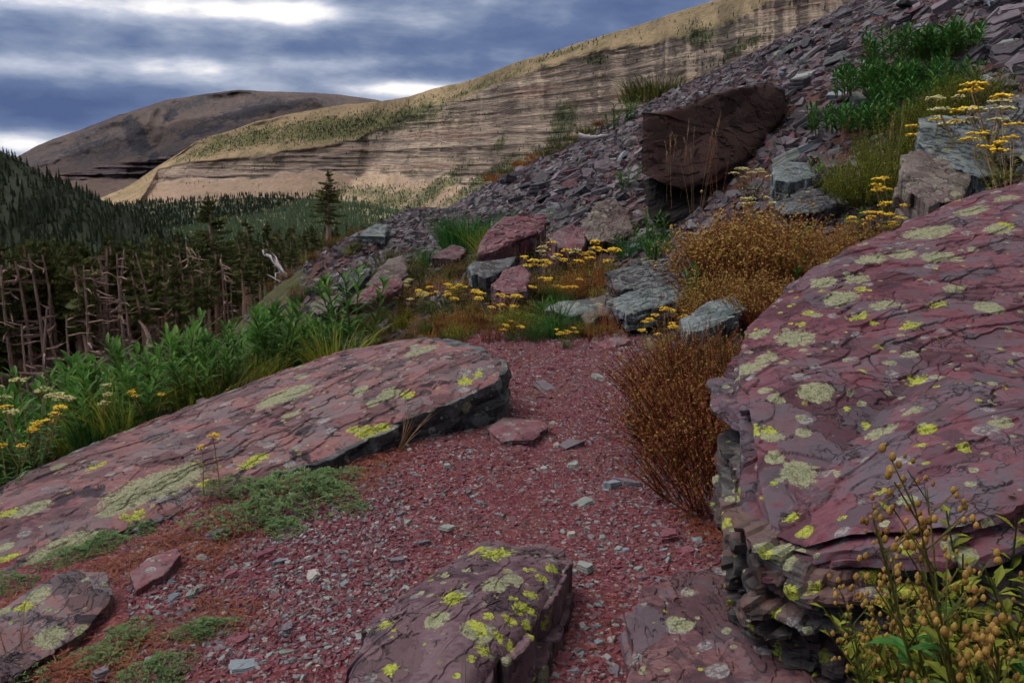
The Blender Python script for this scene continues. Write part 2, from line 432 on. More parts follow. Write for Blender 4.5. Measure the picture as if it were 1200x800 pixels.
def ground_z(x, y, detail=True):
    x = np.asarray(x, float); y = np.asarray(y, float)
    xc, hw = trail_c(y); zb = np.interp(y, *ZB)
    r = x-xc-hw; l = xc-hw-x
    sl = .50
    right = sl*(np.sqrt(np.maximum(r, 0)**2+.09)-.3)*(r > 0)
    near = 1-sst(5.5, 9, y)
    l1 = np.maximum(l, 0)
    leftn = -(.10*l1+.50*np.maximum(l1-2.1, 0))
    leftf = -.46*(np.sqrt(l1**2+.04)-.2)
    left = near*leftn+(1-near)*leftf
    z = zb+right+left
    z = z-3.0*sst(1.6, 8.5, l)*sst(8, 17, y)
    # spur falls away beyond the near slope
    m = sst(-9, -4, x)
    z = z-m*(.011*np.maximum(y-21, 0)**2)
    z = z-(1-m)*(.0006*np.maximum(y-60, 0)**2)
    # valley floor
    fl = -190.0
    z = np.where(z < fl+60, fl+60*np.exp(np.clip((z-fl-60)/60, -50, 0)), z)
    if detail:
        inn = np.exp(-(np.abs(x-xc)/np.maximum(hw, .1))**4)
        z = z+fbm(x*1.3, y*1.3, 0, 5, 3)*.05*(1-.6*inn)*(1-sst(3, 40, np.abs(y))*0)
        z = z+fbm(x*.25, y*.25, 0, 3, 13)*.35*sst(8, 22, y+np.abs(x)*.5)
        z = z+fbm(x*9, y*9, 0, 3, 23)*.010*(1-sst(9, 14, y))
        z = z+fbm(x*.02, y*.02, 0, 4, 43)*8*sst(60, 200, np.hypot(x, y))
    return z

_t = np.exp(np.linspace(math.log(1.0), math.log(400), 4000))
def G(px, py):
    """where the view through a photo point meets the ground"""
    pts = P(px, py, _t)
    below = pts[:, 2] < ground_z(pts[:, 0], pts[:, 1])
    k = int(np.argmax(below)) if below.any() else len(_t)-1
    return pts[k]
def GD(px, d):
    """ground point straight below the view column px at forward depth d"""
    x = (px-600)/F*d; y = d*cs
    for _ in range(6):
        z = float(ground_z(x, y)); y = (d+ (z-1.35)*sn)/cs
    return np.array([x, y, float(ground_z(x, y))])

def axis(fine0, fine1, step, far0, far1, grow):
    a = list(np.arange(fine0, fine1+1e-6, step)); s = step
    while a[-1] < far1: s *= grow; a.append(a[-1]+s)
    b = [fine0]; s = step
    while b[-1] > far0: s *= grow; b.append(b[-1]-s)
    return np.array(b[:0:-1]+a)
gx = axis(-3.6, 3.6, .024, -9000, 9000, 1.035)
gy = axis(1.2, 8.6, .024, -3000, 14000, 1.035)
GX, GY = np.meshgrid(gx, gy, indexing='ij')
GZ = ground_z(GX, GY)
V = np.stack([GX, GY, GZ], -1).reshape(-1, 3)
FA = grid_faces(len(gx), len(gy))
cx = V[FA, 0].mean(1); cy = V[FA, 1].mean(1)
xc, hw = trail_c(cy)
wob = fbm(cx*2.2, cy*2.2, 0, 4, 61)*.22
isT = (np.abs(cx-xc) < hw+wob) & (cy < 9.5) & (cy > -1)

def ground_mat(name, trail):
    m, g, bs, out = new_mat(name)
    tc = g.n.new('ShaderNodeTexCoord').outputs['Object']
    n1 = g.noise(tc, 3.5, 5, .6); n2 = g.noise(tc, 45, 5, .7); n3 = g.noise(tc, 210, 3, .7)
    v1 = g.n.new('ShaderNodeTexVoronoi'); g.put(v1.inputs['Vector'], tc); v1.inputs['Scale'].default_value = 95
    sp = g.n.new('ShaderNodeSeparateColor'); g.l.new(v1.outputs['Color'], sp.inputs[0])
    red = g.ramp(g.math('ADD', g.math('MULTIPLY', n1, .5), g.math('MULTIPLY', n2, .5)), [(.32, (.050, .014, .018)), (.5, (.10, .030, .037)), (.68, (.145, .058, .066))])
    pebble = g.ramp(sp.outputs[0], [(0, (.055, .012, .016)), (.6, (.16, .042, .05)), (.85, (.18, .09, .10)), (.97, (.16, .15, .15)), (1, (.22, .2, .19))])
    red = g.mix(g.sstep(sp.outputs[1], .35, .55), red, pebble)
    if trail: c = red
    else:
        a = g.attr('meadow'); b = g.attr('stony'); far = g.attr('far')
        soil = g.ramp(n2, [(.3, (.030, .014, .012)), (.55, (.07, .032, .026)), (.75, (.10, .055, .045))])
        c = g.mix(g.sstep(g.math('ADD', b, g.math('MULTIPLY', g.math('SUBTRACT', n1, .5), .8)), .35, .65), red, soil)
        md = g.ramp(g.math('ADD', g.math('MULTIPLY', n1, .6), g.math('MULTIPLY', n2, .4)), [(.35, (.018, .026, .010)), (.55, (.05, .055, .018)), (.7, (.10, .075, .03))])
        c = g.mix(g.sstep(g.math('ADD', a, g.math('MULTIPLY', g.math('SUBTRACT', n1, .5), .9)), .35, .65), c, md)
        nf = g.noise(g.scale(tc, (.02, .02, .02)), 2.0, 8, .65)
        fc = g.ramp(nf, [(.4, (.008, .016, .009)), (.55, (.018, .03, .015)), (.66, (.07, .07, .04))])
        c = g.mix(far, c, fc)
    big_ = g.noise(tc, 1.6, 4, .6)
    c = g.mix(g.math('MULTIPLY', g.sstep(big_, .48, .62), .45), c, (.10, .05, .042))
    g.put(bs.inputs['Base Color'], c); bs.inputs['Roughness'].default_value = .9
    h = g.math('ADD', g.math('MULTIPLY', n2, .8), g.math('ADD', g.math('MULTIPLY', n3, .3), g.math('MULTIPLY', sp.outputs[1], .35)))
    bump(g, bs, h, .012, .9)
    return m
vx, vy = V[:, 0], V[:, 1]
xcv, hwv = trail_c(vy)
meadow = np.clip(sst(2.0, 2.6, xcv-vx)*sst(1, 3, vy)+sst(6.3, 7.0, vy)*(1-sst(.3, 1.6, np.abs(vx-.2)-.6)*(1-sst(0, .5, xcv-hwv-vx)))*(1-sst(10, 13, vy)), 0, 1)
meadow = np.clip(meadow+fbm(vx*.9, vy*.9, 0, 4, 66)*.9*((meadow > .02) & (meadow < .98)), 0, 1); meadow = np.maximum(meadow, sst(16, 22, vy)*sst(-5, -9, vx) if False else sst(5, 9, -vx)*1.0)
stony = np.maximum(sst(.0, .35, vx-xcv-hwv), sst(8, 9.5, vy))
far = sst(30, 90, np.hypot(vx, vy))
def sub(V, FA, att):
    used = np.unique(FA); mp = np.full(len(V), -1); mp[used] = np.arange(len(used))
    return V[used], mp[FA], {k: v[used] for k, v in att.items()}
att = {'meadow': meadow, 'stony': stony, 'far': far}
for nm, msk in (('ground', ~isT), ('trail', isT)):
    v, f, a = sub(V, FA[msk], att)
    o = obj(nm, mesh_np(nm, v, f, ground_mat(nm+'_surface', nm == 'trail'), a, True))
    tag(o, {'ground': 'stony mountainside falling from the scree down to the wooded valley', 'trail': 'narrow footpath of crushed maroon shale'}[nm], nm, kind='structure')

# ---------------------------------------------------------------- far mountains
def mountain_mat(name, cliff, talus, grass, veg=(.045, .06, .025), shade=1.0, sc=1.0, red=.5):
    m, g, bs, out = new_mat(name)
    geo = g.n.new('ShaderNodeNewGeometry'); pos = geo.outputs['Position']
    tc = pos
    st = g.noise(g.scale(tc, (.0012*sc, .0012*sc, .028*sc)), 2.4, 7, .68, .35)
    st2 = g.noise(g.scale(tc, (.006*sc, .006*sc, .11*sc)), 2.0, 6, .7, .2)
    big = g.noise(g.scale(tc, (.0022*sc,)*3), 2.0, 5, .6)
    fin = g.noise(g.scale(tc, (.03*sc,)*3), 2.0, 7, .72)
    gul = g.noise(g.scale(tc, (.014*sc, .014*sc, .009*sc)), 2.0, 6, .7)
    k = g.math('ADD', g.math('MULTIPLY', st, .6), g.math('MULTIPLY', st2, .4))
    cl = g.ramp(k, [(.36, cliff[0]), (.47, cliff[1]), (.54, cliff[2]), (.64, cliff[3])])
    ta = g.ramp(g.math('ADD', g.math('MULTIPLY', gul, .5), g.math('MULTIPLY', fin, .5)), [(.38, talus[0]), (.62, talus[1])])
    gr = g.ramp(g.math('ADD', g.math('MULTIPLY', big, .5), g.math('MULTIPLY', fin, .5)), [(.40, grass[0]), (.56, grass[1])])
    a = g.attr('cliff'); b = g.attr('talus'); v = g.attr('veg')
    jit = g.math('MULTIPLY', g.math('SUBTRACT', fin, .5), 1.1)
    c = g.mix(g.sstep(g.math('ADD', b, jit), .35, .65), gr, ta)
    c = g.mix(g.sstep(g.math('ADD', a, g.math('MULTIPLY', jit, 1.3)), .3, .7), c, cl)
    # shade of alcoves painted as dark blotches, and a reddish middle bed
    al = g.noise(g.scale(tc, (.0045*sc, .0045*sc, .014*sc)), 2.2, 6, .68)
    c = g.mix(g.math('MULTIPLY', g.math('MULTIPLY', g.sstep(al, .56, .66), a), .6), c, tuple(x*.45 for x in cliff[0]))
    rb_ = g.noise(g.scale(tc, (.001*sc, .001*sc, .016*sc)), 2.0, 4, .6)
    c = g.mix(g.math('MULTIPLY', g.math('MULTIPLY', g.sstep(rb_, .55, .63), a), .45), c, (.26, .15, .12))
    pt_ = g.noise(g.scale(tc, (.008*sc,)*3), 2.0, 7, .72)
    c = g.mix(g.math('MULTIPLY', g.sstep(pt_, .55, .63), .45), c, tuple(x*1.1 for x in veg))
    # dark joints and ledges, deepened to paint in shade on the cliffs
    ln = g.noise(g.scale(tc, (.004*sc, .004*sc, .16*sc)), 2.0, 5, .75)
    c = g.mix(g.math('MULTIPLY', g.math('MULTIPLY', g.sstep(ln, .52, .57), a), .62), c, tuple(x*.32 for x in cliff[0]))
    vs = g.n.new('ShaderNodeTexVoronoi'); g.put(vs.inputs['Vector'], g.scale(tc, (.085*sc, .085*sc, .05*sc))); vs.inputs['Scale'].default_value = 1
    vk = g.math('MULTIPLY', g.sstep(g.math('SUBTRACT', .33, vs.outputs['Distance']), 0, .1), 1.0)
    vv = g.sstep(g.math('ADD', v, g.math('MULTIPLY', g.math('SUBTRACT', g.noise(g.scale(tc, (.01*sc,)*3), 2, 6, .7), .5), 1.6)), .35, .6)
    c = g.mix(g.math('MULTIPLY', vv, g.math('ADD', .6, g.math('MULTIPLY', vk, .4))), c, veg)
    g.put(bs.inputs['Base Color'], c); bs.inputs['Roughness'].default_value = 1; bs.inputs['Specular IOR Level'].default_value = 0
    h = g.math('ADD', g.math('MULTIPLY', st2, g.math('ADD', .25, a)), g.math('ADD', g.math('MULTIPLY', fin, .6), g.math('MULTIPLY', g.math('MULTIPLY', gul, a), .5)))
    bump(g, bs, h, 16/sc, .9)
    return m

def mountain(name, px, top, bot, dt, db, prof, cliffs, mat, amp=1.0, nu=600, nv=240, vegf=None, seed=0, back=2.0, label=''):
    """face: a hillside between its ridge line and its foot; prof maps v->depth share; then a back slope"""
    u = np.linspace(px[0], px[-1], nu)
    T = np.interp(u, px, top); B = np.interp(u, px, bot); DT = np.interp(u, px, dt); DB = np.interp(u, px, db)
    T = T+fbm(u*.02, u*0, 0, 5, seed+2)*3.0
    v = np.linspace(0, 1, nv)
    U, Vv = np.meshgrid(u, v, indexing='ij')
    PY = T[:, None]+(B-T)[:, None]*Vv
    c0, c1 = [np.interp(u, px, q)[:, None] for q in cliffs]
    jig = fbm(U*.012, Vv*0, 0, 4, seed+4)*.035+fbm(U*.06, Vv*2, 0, 3, seed+6)*.02
    cl = sst(0, .035, Vv-c0-jig)*(1-sst(0, .05, Vv-c1-jig*2.2))
    # depth share: rate of depth change is small on the cliffs
    rate = np.where(cl > .5, .25, 1.0)*(prof(Vv))
    q = np.cumsum(rate, 1); q = q/q[:, -1:]
    # strata benches inside cliffs
    w = P(U, PY, 1.0)
    D = DT[:, None]+(DB-DT)[:, None]*q
    pts = P(U, PY, D)
    z = pts[..., 2]; x = pts[..., 0]
    s = D/2500.
    bench = (vn(z*.045, U*.004, 0, seed+11)-.5)*cl*14*amp+(vn(z*.12, U*.02, 0, seed+12)-.5)*cl*9*amp
    gully = fbm(U*.05, Vv*9, 0, 5, seed+21)*22*amp+fbm(U*.012, Vv*2.5, 0, 3, seed+22)*90*amp*(1-.6*cl)-np.abs(fbm(U*.022+Vv*1.3, Vv*.8, 0, 3, seed+24))*55*amp*(1-.85*cl)
    gul2 = -np.abs(fbm(U*.03, Vv*1.0, 0, 4, seed+27))*10*amp*cl
    fade = sst(0, .05, Vv)
    D = D+(bench+gully*.6-gul2)*s*fade
    pts = P(U, PY, D)
    tal = sst(0, .03, Vv-c1-jig*2.2)
    vg = vegf(U, PY, Vv) if vegf else U*0
    # back slope
    ns = 12
    k = np.linspace(1/ns, 1, ns)[None, :, None]
    ridge = pts[:, :1]
    dirb = np.stack([ridge[..., 0]*0.15, ridge[..., 1]*.35, -ridge[..., 2]-400-0*ridge[..., 0]], -1)*1.0
    bk = ridge+dirb*k[..., ::-1, :]*back*.5
    allp = np.concatenate([bk, pts], 1)
    def ext(a, f=0.): return np.concatenate([np.full((nu, ns), f), np.broadcast_to(a, U.shape)], 1)
    o = obj(name, mesh_np(name, allp.reshape(-1, 3), grid_faces(nu, nv+ns), mat,
        {'cliff': ext(cl).ravel(), 'talus': ext(tal).ravel(), 'veg': ext(vg).ravel()}, True))
    tag(o, label, 'mountain', kind='structure')
    return pts, cl, tal, vg

def blobs(U, PY, L):
    r = 0*U
    for x, y, a, b, ang, s in L:
        ca, sa = math.cos(R(ang)), math.sin(R(ang))
        dx, dy = U-x, PY-y
        e = ((dx*ca+dy*sa)/a)**2+((-dx*sa+dy*ca)/b)**2
        r = np.maximum(r, s*np.exp(-e))
    return r
one = lambda v: 1.0+0*v
mm = mountain_mat('sunlit_ridge', [(.15, .125, .12), (.27, .215, .18), (.36, .29, .23), (.45, .37, .28)], [(.20, .145, .115), (.29, .22, .16)], [(.13, .11, .07), (.27, .205, .13)], (.055, .075, .028))
px_ = [95, 150, 185, 230, 300, 380, 430, 480, 540, 600, 700, 780, 840, 900, 1000, 1200, 1400]
top = [243, 217, 194, 165, 143, 128, 121, 113, 96, 76, 45, 19, 0, -25, -62, -120, -170]
bot = [252, 252, 262, 275, 285, 290, 300, 310, 325, 340, 350, 350, 350, 350, 350, 350, 350]
dt = [4350, 4300, 4200, 4100, 4000, 3900, 3800, 3500, 3250, 2950, 2600, 2350, 2200, 2050, 1900, 1700, 1500]
db = [3400, 3300, 3200, 3100, 3000, 2900, 2800, 2600, 2350, 2100, 1750, 1500, 1350, 1250, 1150, 1000, 900]
c0 = [.9, .9, .05, .20, .26, .28, .20, .10, .06, .03, .03, .06, .06, .05, .05, .05, .05]
c1 = [.95, .95, .28, .36, .44, .46, .46, .47, .50, .52, .56, .60, .62, .62, .62, .6, .6]
def vegm(U, PY, Vv):
    b = blobs(U, PY, [(400, 150, 110, 14, -6, .8), (480, 135, 50, 14, -15, .65), (560, 103, 60, 4, -20, .45), (660, 62, 60, 4, -17, .45), (660, 145, 14, 28, 20, .9),
        (430, 225, 50, 10, 0, .55), (500, 230, 60, 10, -35, .75), (560, 215, 60, 9, -35, .7), (440, 245, 60, 14, -20, .8), (600, 200, 40, 10, -35, .7), (700, 70, 15, 6, 0, .7),
        (820, 45, 22, 14, 20, .6), (860, 60, 50, 8, -25, .5), (300, 160, 70, 12, -12, .6), (250, 175, 40, 8, -20, .6), (585, 170, 6, 16, 25, .7), (350, 240, 120, 7, 0, .75), (250, 245, 80, 6, 0, .7), (180, 245, 60, 7, 0, .8)])
    return b*.95+.14
ridge_pts = mountain('mountain', px_, top, bot, dt, db, one, (c0, c1), mm, 1.0, 900, 300, vegm, 5, label='long sunlit ridge of banded tan cliffs with scree below')
# the broad bare mountain further off
mf = mountain_mat('far_mountain_rock', [(.045, .04, .055), (.08, .065, .07), (.10, .08, .08), (.115, .095, .09)], [(.070, .054, .050), (.098, .076, .068)], [(.030, .030, .036), (.064, .052, .050)], (.010, .015, .022), sc=.5)
def vegf(U, PY, Vv):
    return blobs(U, PY, [(160, 160, 13, 26, -25, 1.1), (300, 130, 60, 8, -12, .85), (330, 125, 40, 6, -14, .9), (180, 190, 8, 14, 0, .9), (240, 150, 50, 10, -20, .6), (110, 170, 40, 7, -15, .65), (90, 180, 25, 4, -15, .7), (200, 135, 12, 8, -20, .7)])+.05
pf = [-60, 0, 25, 60, 100, 140, 200, 240, 280, 330, 400, 440, 480, 560]
tf = [215, 192, 181, 165, 149, 133, 118, 110, 106, 108, 110, 118, 128, 150]
n_ = len(pf)
mountain('mountain', pf, tf, [262]*n_, [7800]*n_, [5200]*n_, one, ([.42]*n_, [.52]*n_), mf, 2.6, 500, 170, vegf, 31, label='broad brown far mountain with a smooth rounded summit')
mt = mountain_mat('bright_shoulder', [(.3, .24, .17)]*4, [(.33, .26, .18), (.38, .3, .2)], [(.33, .26, .18), (.4, .31, .2)], sc=.5)
mountain('mountain', [-80, -20, 20, 50, 80, 110], [196, 190, 183, 168, 156.5, 152], [240]*6, [9800]*6, [8300]*6, one, ([.9]*6, [.95]*6), mt, .5, 80, 40, None, 41, label='small sunlit tan shoulder peeking out behind the far brown mountain')

# dark wooded hill on the left
hp = [-500, -300, -150, -40, 0, 30, 60, 100, 140, 180, 230, 300, 380]
ht = [20, 60, 105, 155, 176, 190, 208, 225, 243, 262, 285, 315, 350]
u = np.linspace(-500, 380, 260); T = np.interp(u, hp, ht)+fbm(u*.03, u*0, 0, 4, 71)*4
v = np.linspace(0, 1, 90)
U, Vv = np.meshgrid(u, v, indexing='ij')
PYh = T[:, None]+(520-T)[:, None]*Vv
Dh = 620-(620-230)*Vv+fbm(U*.02, Vv*4, 0, 4, 72)*25*sst(0, .1, Vv)
hpts = P(U, PYh, Dh)
rd = hpts[:, :1]; kk = np.linspace(1, .1, 10)[None, :, None]
bk = rd+np.stack([rd[..., 0]*.3, rd[..., 1]*.5, -rd[..., 2]*0-170], -1)*kk
hall = np.concatenate([bk, hpts], 1)
hm, g, bs, out = new_mat('hill_ground')
tcn = g.noise(g.n.new('ShaderNodeTexCoord').outputs['Object'], .05, 6, .7)
g.put(bs.inputs['Base Color'], g.ramp(tcn, [(.4, (.006, .011, .006)), (.62, (.014, .022, .010)), (.78, (.05, .045, .028))]))
o = obj('hill', mesh_np('hill', hall.reshape(-1, 3), grid_faces(260, 100), hm, None, True))
tag(o, 'steep dark hillside wooded with conifers rising at the left', 'hill', kind='structure')

def cone_trees(name, pos, h, w, mat, label, tiers=3):
    """far trees: stacked ragged cones, all in one mass"""
    n = len(pos); S = 6
    th = np.arange(S)*2*math.pi/S
    Vs = []; Fs = []; T = []
    tint = rng.random(n)
    base = 0
    for k in range(tiers):
        z0 = h*(.08+.28*k); z1 = h*(.5+.25*k) if k < tiers-1 else h
        r = w*(1-.30*k)
        jr = .65+.6*rng.random((n, S)); ph = rng.random((n, 1))*6.28
        ring = np.stack([r[:, None]*jr*np.cos(th+ph), r[:, None]*jr*np.sin(th+ph), np.broadcast_to(z0[:, None], (n, S))*(.9+.2*rng.random((n, S)))], -1)
        apex = np.stack([0*h, 0*h, z1], -1)[:, None]
        q = np.concatenate([ring, apex], 1)+pos[:, None]
        Vs.append(q.reshape(-1, 3)); T.append(np.repeat(tint, S+1))
        i = base+np.arange(n)[:, None]*(S+1)
        a = np.arange(S)[None]
        Fs.append(np.stack([i+a, i+(a+1) % S, np.broadcast_to(i+S, (n, S))], -1).reshape(-1, 3)); base += n*(S+1)
    o = obj(name, mesh_np(name, np.concatenate(Vs), np.concatenate(Fs), mat, {'tint': np.concatenate(T)}, False))
    tag(o, label, 'forest', kind='stuff'); return o
def pick(pts, n, wt):
    w = wt.ravel()/wt.sum(); i = rng.choice(w.size, n, p=w)
    p = pts.reshape(-1, 3)[i]; 
    return p
# hill forest
wt = np.ones(U.shape)*sst(0, .01, Vv+.02)
dd = Dh
p = pick(hpts, 9500, wt*dd)+np.stack([rng.normal(0, 2.2, 9500), rng.normal(0, 2.2, 9500), 0*rng.random(9500)-.8], -1)
h = 4+6*rng.random(9500)**1.3
cone_trees('forest', p, h, h*.17, M['needlefar'], 'dense dark conifer wood covering the left hillside')
# ridge trees, scattered where green
pts, cl, tal, vg = ridge_pts
pxx, pyy, _ = proj(pts)
w = np.clip(vg-.22, 0, 1)*(1-.5*cl)*(pyy < 300)+.03*(fbm(pxx*.05, pyy*.12, 0, 4, 97) > .05)*(pyy < 262)
p = pick(pts, 11000, w)+np.stack([rng.normal(0, 5, 11000), rng.normal(0, 5, 11000), np.full(11000, -1.)], -1)
h = 5+9*rng.random(11000)**1.5
cone_trees('forest', p, h, h*.2, M['needlefar'], 'scattered far conifers dotting the sunlit ridge', 2)
# valley wood in front of the ridge foot
n = 14000
uu = rng.uniform(110, 470, n); kq = rng.random(n)
foot = np.interp(uu, [110, 150, 300, 400, 470], [246, 234, 224, 226, 246])
vd = 2900-2000*kq
vz = P(uu, foot+ (330-foot)*kq**.8, vd)
cone_trees('forest', vz+np.array([0, 0, -10]), 12+9*rng.random(n), 2.2+1.6*rng.random(n), M['needlefar'], 'blue-green conifer wood filling the valley floor below the far cliffs', 2)
# valley side that carries that wood
u = np.linspace(60, 620, 120); k = np.linspace(0, 1, 60); U2, K2 = np.meshgrid(u, k, indexing='ij')
foot = np.interp(U2, [60, 110, 150, 300, 400, 470, 620], [252, 246, 234, 225, 227, 240, 262])+3
pv = P(U2, foot+(330-foot)*K2**.8, 2900-2000*K2); pv[..., 2] -= 10
pv[..., 2] += fbm(pv[..., 0]*.004, pv[..., 1]*.004, 0, 4, 91)*14*K2
vm, g, bs, out = new_mat('valley_side')
geo = g.n.new('ShaderNodeNewGeometry').outputs['Position']
nn = g.noise(g.scale(geo, (.01, .01, .01)), 1.2, 7, .65)
g.put(bs.inputs['Base Color'], g.ramp(nn, [(.42, (.012, .024, .014)), (.52, (.03, .045, .022)), (.58, (.12, .115, .06)), (.66, (.17, .14, .10))]))
tag(obj('hill', mesh_np('hill', pv.reshape(-1, 3), grid_faces(120, 60), vm, None, True)), 'low wooded rise on the valley floor in front of the cliffs', 'hill', kind='structure')

# ---------------------------------------------------------------- unseen clouds added to shade the near slope, valley and far mountain
cm, g, bs, out = new_mat('cloud_white'); bs.inputs['Base Color'].default_value = (.8, .8, .82, 1); bs.inputs['Roughness'].default_value = 1
tr = g.n.new('ShaderNodeBsdfTranslucent'); tr.inputs[0].default_value = (.85, .87, .9, 1)
mx = g.n.new('ShaderNodeMixShader'); mx.inputs[0].default_value = .5
g.l.new(bs.outputs[0], mx.inputs[1]); g.l.new(tr.outputs[0], mx.inputs[2]); g.l.new(mx.outputs[0], out.inputs[0])
SUN_EL, SUN_AZ = R(36), R(146)      # azimuth clockwise from +Y (the view direction)
SUN = np.array([math.sin(SUN_AZ)*math.cos(SUN_EL), math.cos(SUN_AZ)*math.cos(SUN_EL), math.sin(SUN_EL)])
def cloud(c, rx, ry, rz, seed, label):
    th = np.linspace(0, 2*math.pi, 96, endpoint=False); ph = np.linspace(-math.pi/2, math.pi/2, 40)
    A, B = np.meshgrid(th, ph, indexing='ij')
    d = np.stack([np.cos(A)*np.cos(B), np.sin(A)*np.cos(B), np.sin(B)], -1)
    r = 1+.35*fbm(d[..., 0]*2+5, d[..., 1]*2+5, d[..., 2]*2+5, 5, seed)
    v = d*r[..., None]*np.array([rx, ry, rz])
    v[..., 2] = np.where(v[..., 2] < 0, v[..., 2]*.35, v[..., 2])
    o = obj('cloud', mesh_np('cloud', v.reshape(-1, 3), grid_faces(96, 40, True), cm, None, True), tuple(c))
    tag(o, label, 'cloud', kind='structure')
cloud(np.array([-200, 290, -40])+SUN*1650, 620, 690, 130, 3, 'unseen cloud added on the sun side to shade the near slope')
cloud(np.array([-1420, 3250, 0])+SUN*3600, 880, 1450, 200, 5, 'long unseen cloud added to shade the wooded valley and ridge spur')
cloud(np.array([-2300, 6300, 200])+SUN*4600, 1900, 1500, 260, 8, 'broad unseen cloud bank added to shade the far brown mountain')

# ---------------------------------------------------------------- sky
wd = bpy.data.worlds.new('World'); bpy.context.scene.world = wd; wd.use_nodes = True
wd.node_tree.nodes.clear(); g = NT(wd.node_tree)
wo = g.n.new('ShaderNodeOutputWorld'); bg = g.n.new('ShaderNodeBackground'); g.l.new(bg.outputs[0], wo.inputs[0])
bg.inputs['Strength'].default_value = .10
sky = g.n.new('ShaderNodeTexSky'); sky.sky_type = 'NISHITA'; sky.sun_disc = False
sky.sun_elevation = SUN_EL; sky.sun_rotation = SUN_AZ; sky.altitude = 1900
dirn = g.n.new('ShaderNodeTexCoord').outputs['Generated']
sx = g.n.new('ShaderNodeSeparateXYZ'); g.l.new(dirn, sx.inputs[0])
X, Y, Z = sx.outputs
az = g.math('ARCTAN2', X, Y)          # 0 = ahead, + right
el = g.math('ARCSINE', Z)
cv = g.n.new('ShaderNodeCombineXYZ'); g.put(cv.inputs[0], az); g.put(cv.inputs[1], g.math('MULTIPLY', el, 3.0)); g.put(cv.inputs[2], 0.0)
cv = cv.outputs[0]
nA = g.noise(g.vmath('ADD', cv, (2.35, 1.1, .3)), 4.2, 8, .52, .15)
nB = g.noise(g.vmath('ADD', cv, (5.2, 7.3, 1.7)), 10.0, 8, .55, .2)
nC = g.noise(g.vmath('ADD', cv, (1.2, 3.3, 4.7)), 1.9, 3, .5)
nA2 = g.noise(g.vmath('ADD', cv, (2.35, 1.1-.05, .3)), 4.2, 8, .52, .15); nB2 = g.noise(g.vmath('ADD', cv, (5.2, 7.3-.03, 1.7)), 10.0, 8, .55, .2)
def spot(a0, e0, wa, we, s):
    a = g.math('DIVIDE', g.math('SUBTRACT', az, a0), wa); b = g.math('DIVIDE', g.math('SUBTRACT', el, e0), we)
    d = g.math('ADD', g.math('MULTIPLY', a, a), g.math('MULTIPLY', b, b))
    return g.math('MULTIPLY', g.math('EXPONENT', g.math('MULTIPLY', d, -1.0)), s)
def ae(px, py):
    q = P(px, py, 1.0)-CAM; q = q/np.linalg.norm(q); return math.atan2(q[0], q[1]), math.asin(q[2])
def pspot(px, py, wpx, hpx, s):
    a, e = ae(px, py); return spot(a, e, wpx/F*.93, hpx/F*.95, s)
s = g.math('ADD', g.math('MULTIPLY', nA, .56), g.math('MULTIPLY', nB, .44))
nD = g.noise(g.vmath('ADD', cv, (9.2, 2.3, .7)), 24.0, 5, .6, .3)
s = g.math('ADD', s, g.math('MULTIPLY', g.math('SUBTRACT', nD, .5), .10))
s = g.math('ADD', s, g.math('ADD', g.math('MULTIPLY', g.math('SUBTRACT', nA, nA2), -.5), g.math('MULTIPLY', g.math('SUBTRACT', nB, nB2), -.3)))
for q in ((290, 12, 140, 13, .22), (60, 5, 90, 13, .16), (480, 104, 75, 9, .24), (60, 78, 130, 12, .09), (200, 80, 90, 10, .08), (440, 72, 90, 10, .07), (20, 168, 60, 12, .16), (370, 75, 60, 10, .06),
          (640, 40, 170, 34, -.12), (60, 118, 120, 22, -.12), (240, 55, 180, 14, -.07), (430, 48, 160, 16, -.03), (90, 130, 150, 22, -.05)):
    s = g.math('ADD', s, pspot(*q))
cl = g.ramp(s, [(.30, (.085, .13, .27)), (.43, (.14, .195, .35)), (.51, (.24, .30, .44)), (.61, (.48, .53, .66)), (.70, (1.0, .98, .98))])
# overcast brighter overhead, plus a key glow added high left for contrast
up = g.sstep(el, R(16), R(50))
dt_ = g.n.new('ShaderNodeVectorMath'); dt_.operation = 'DOT_PRODUCT'; g.l.new(dirn, dt_.inputs[0]); KEY = np.array([-.38, .18, .91]); KEY /= np.linalg.norm(KEY); dt_.inputs[1].default_value = tuple(KEY)
gl = g.math('POWER', g.math('MAXIMUM', dt_.outputs['Value'], 0), 8)
lift = g.math('ADD', 1.0, g.math('ADD', g.math('MULTIPLY', up, .1), g.math('MULTIPLY', gl, 15.0)))
white = g.mix(g.math('MAXIMUM', up, gl), cl, (.62, .565, .53))
sc_ = g.vmath('SCALE', white); sc_.node.inputs['Scale'].default_value = 1; g.put(sc_.node.inputs['Scale'], g.math('MULTIPLY', lift, 7.2))
cover = g.sstep(nC, .22, .36)
final = g.mix(g.math('MULTIPLY', g.math('ADD', .80, g.math('MULTIPLY', cover, .2)), 1.0), sky.outputs[0], sc_)
g.put(bg.inputs['Color'], final)

sl = bpy.data.lights.new('sun', 'SUN'); sl.energy = 3.5; sl.angle = R(.53); sl.color = (1, .95, .86)
so = obj('sun', sl)
from mathutils import Vector
so.rotation_euler = Vector(tuple(-SUN)).to_track_quat('-Z', 'Y').to_euler()

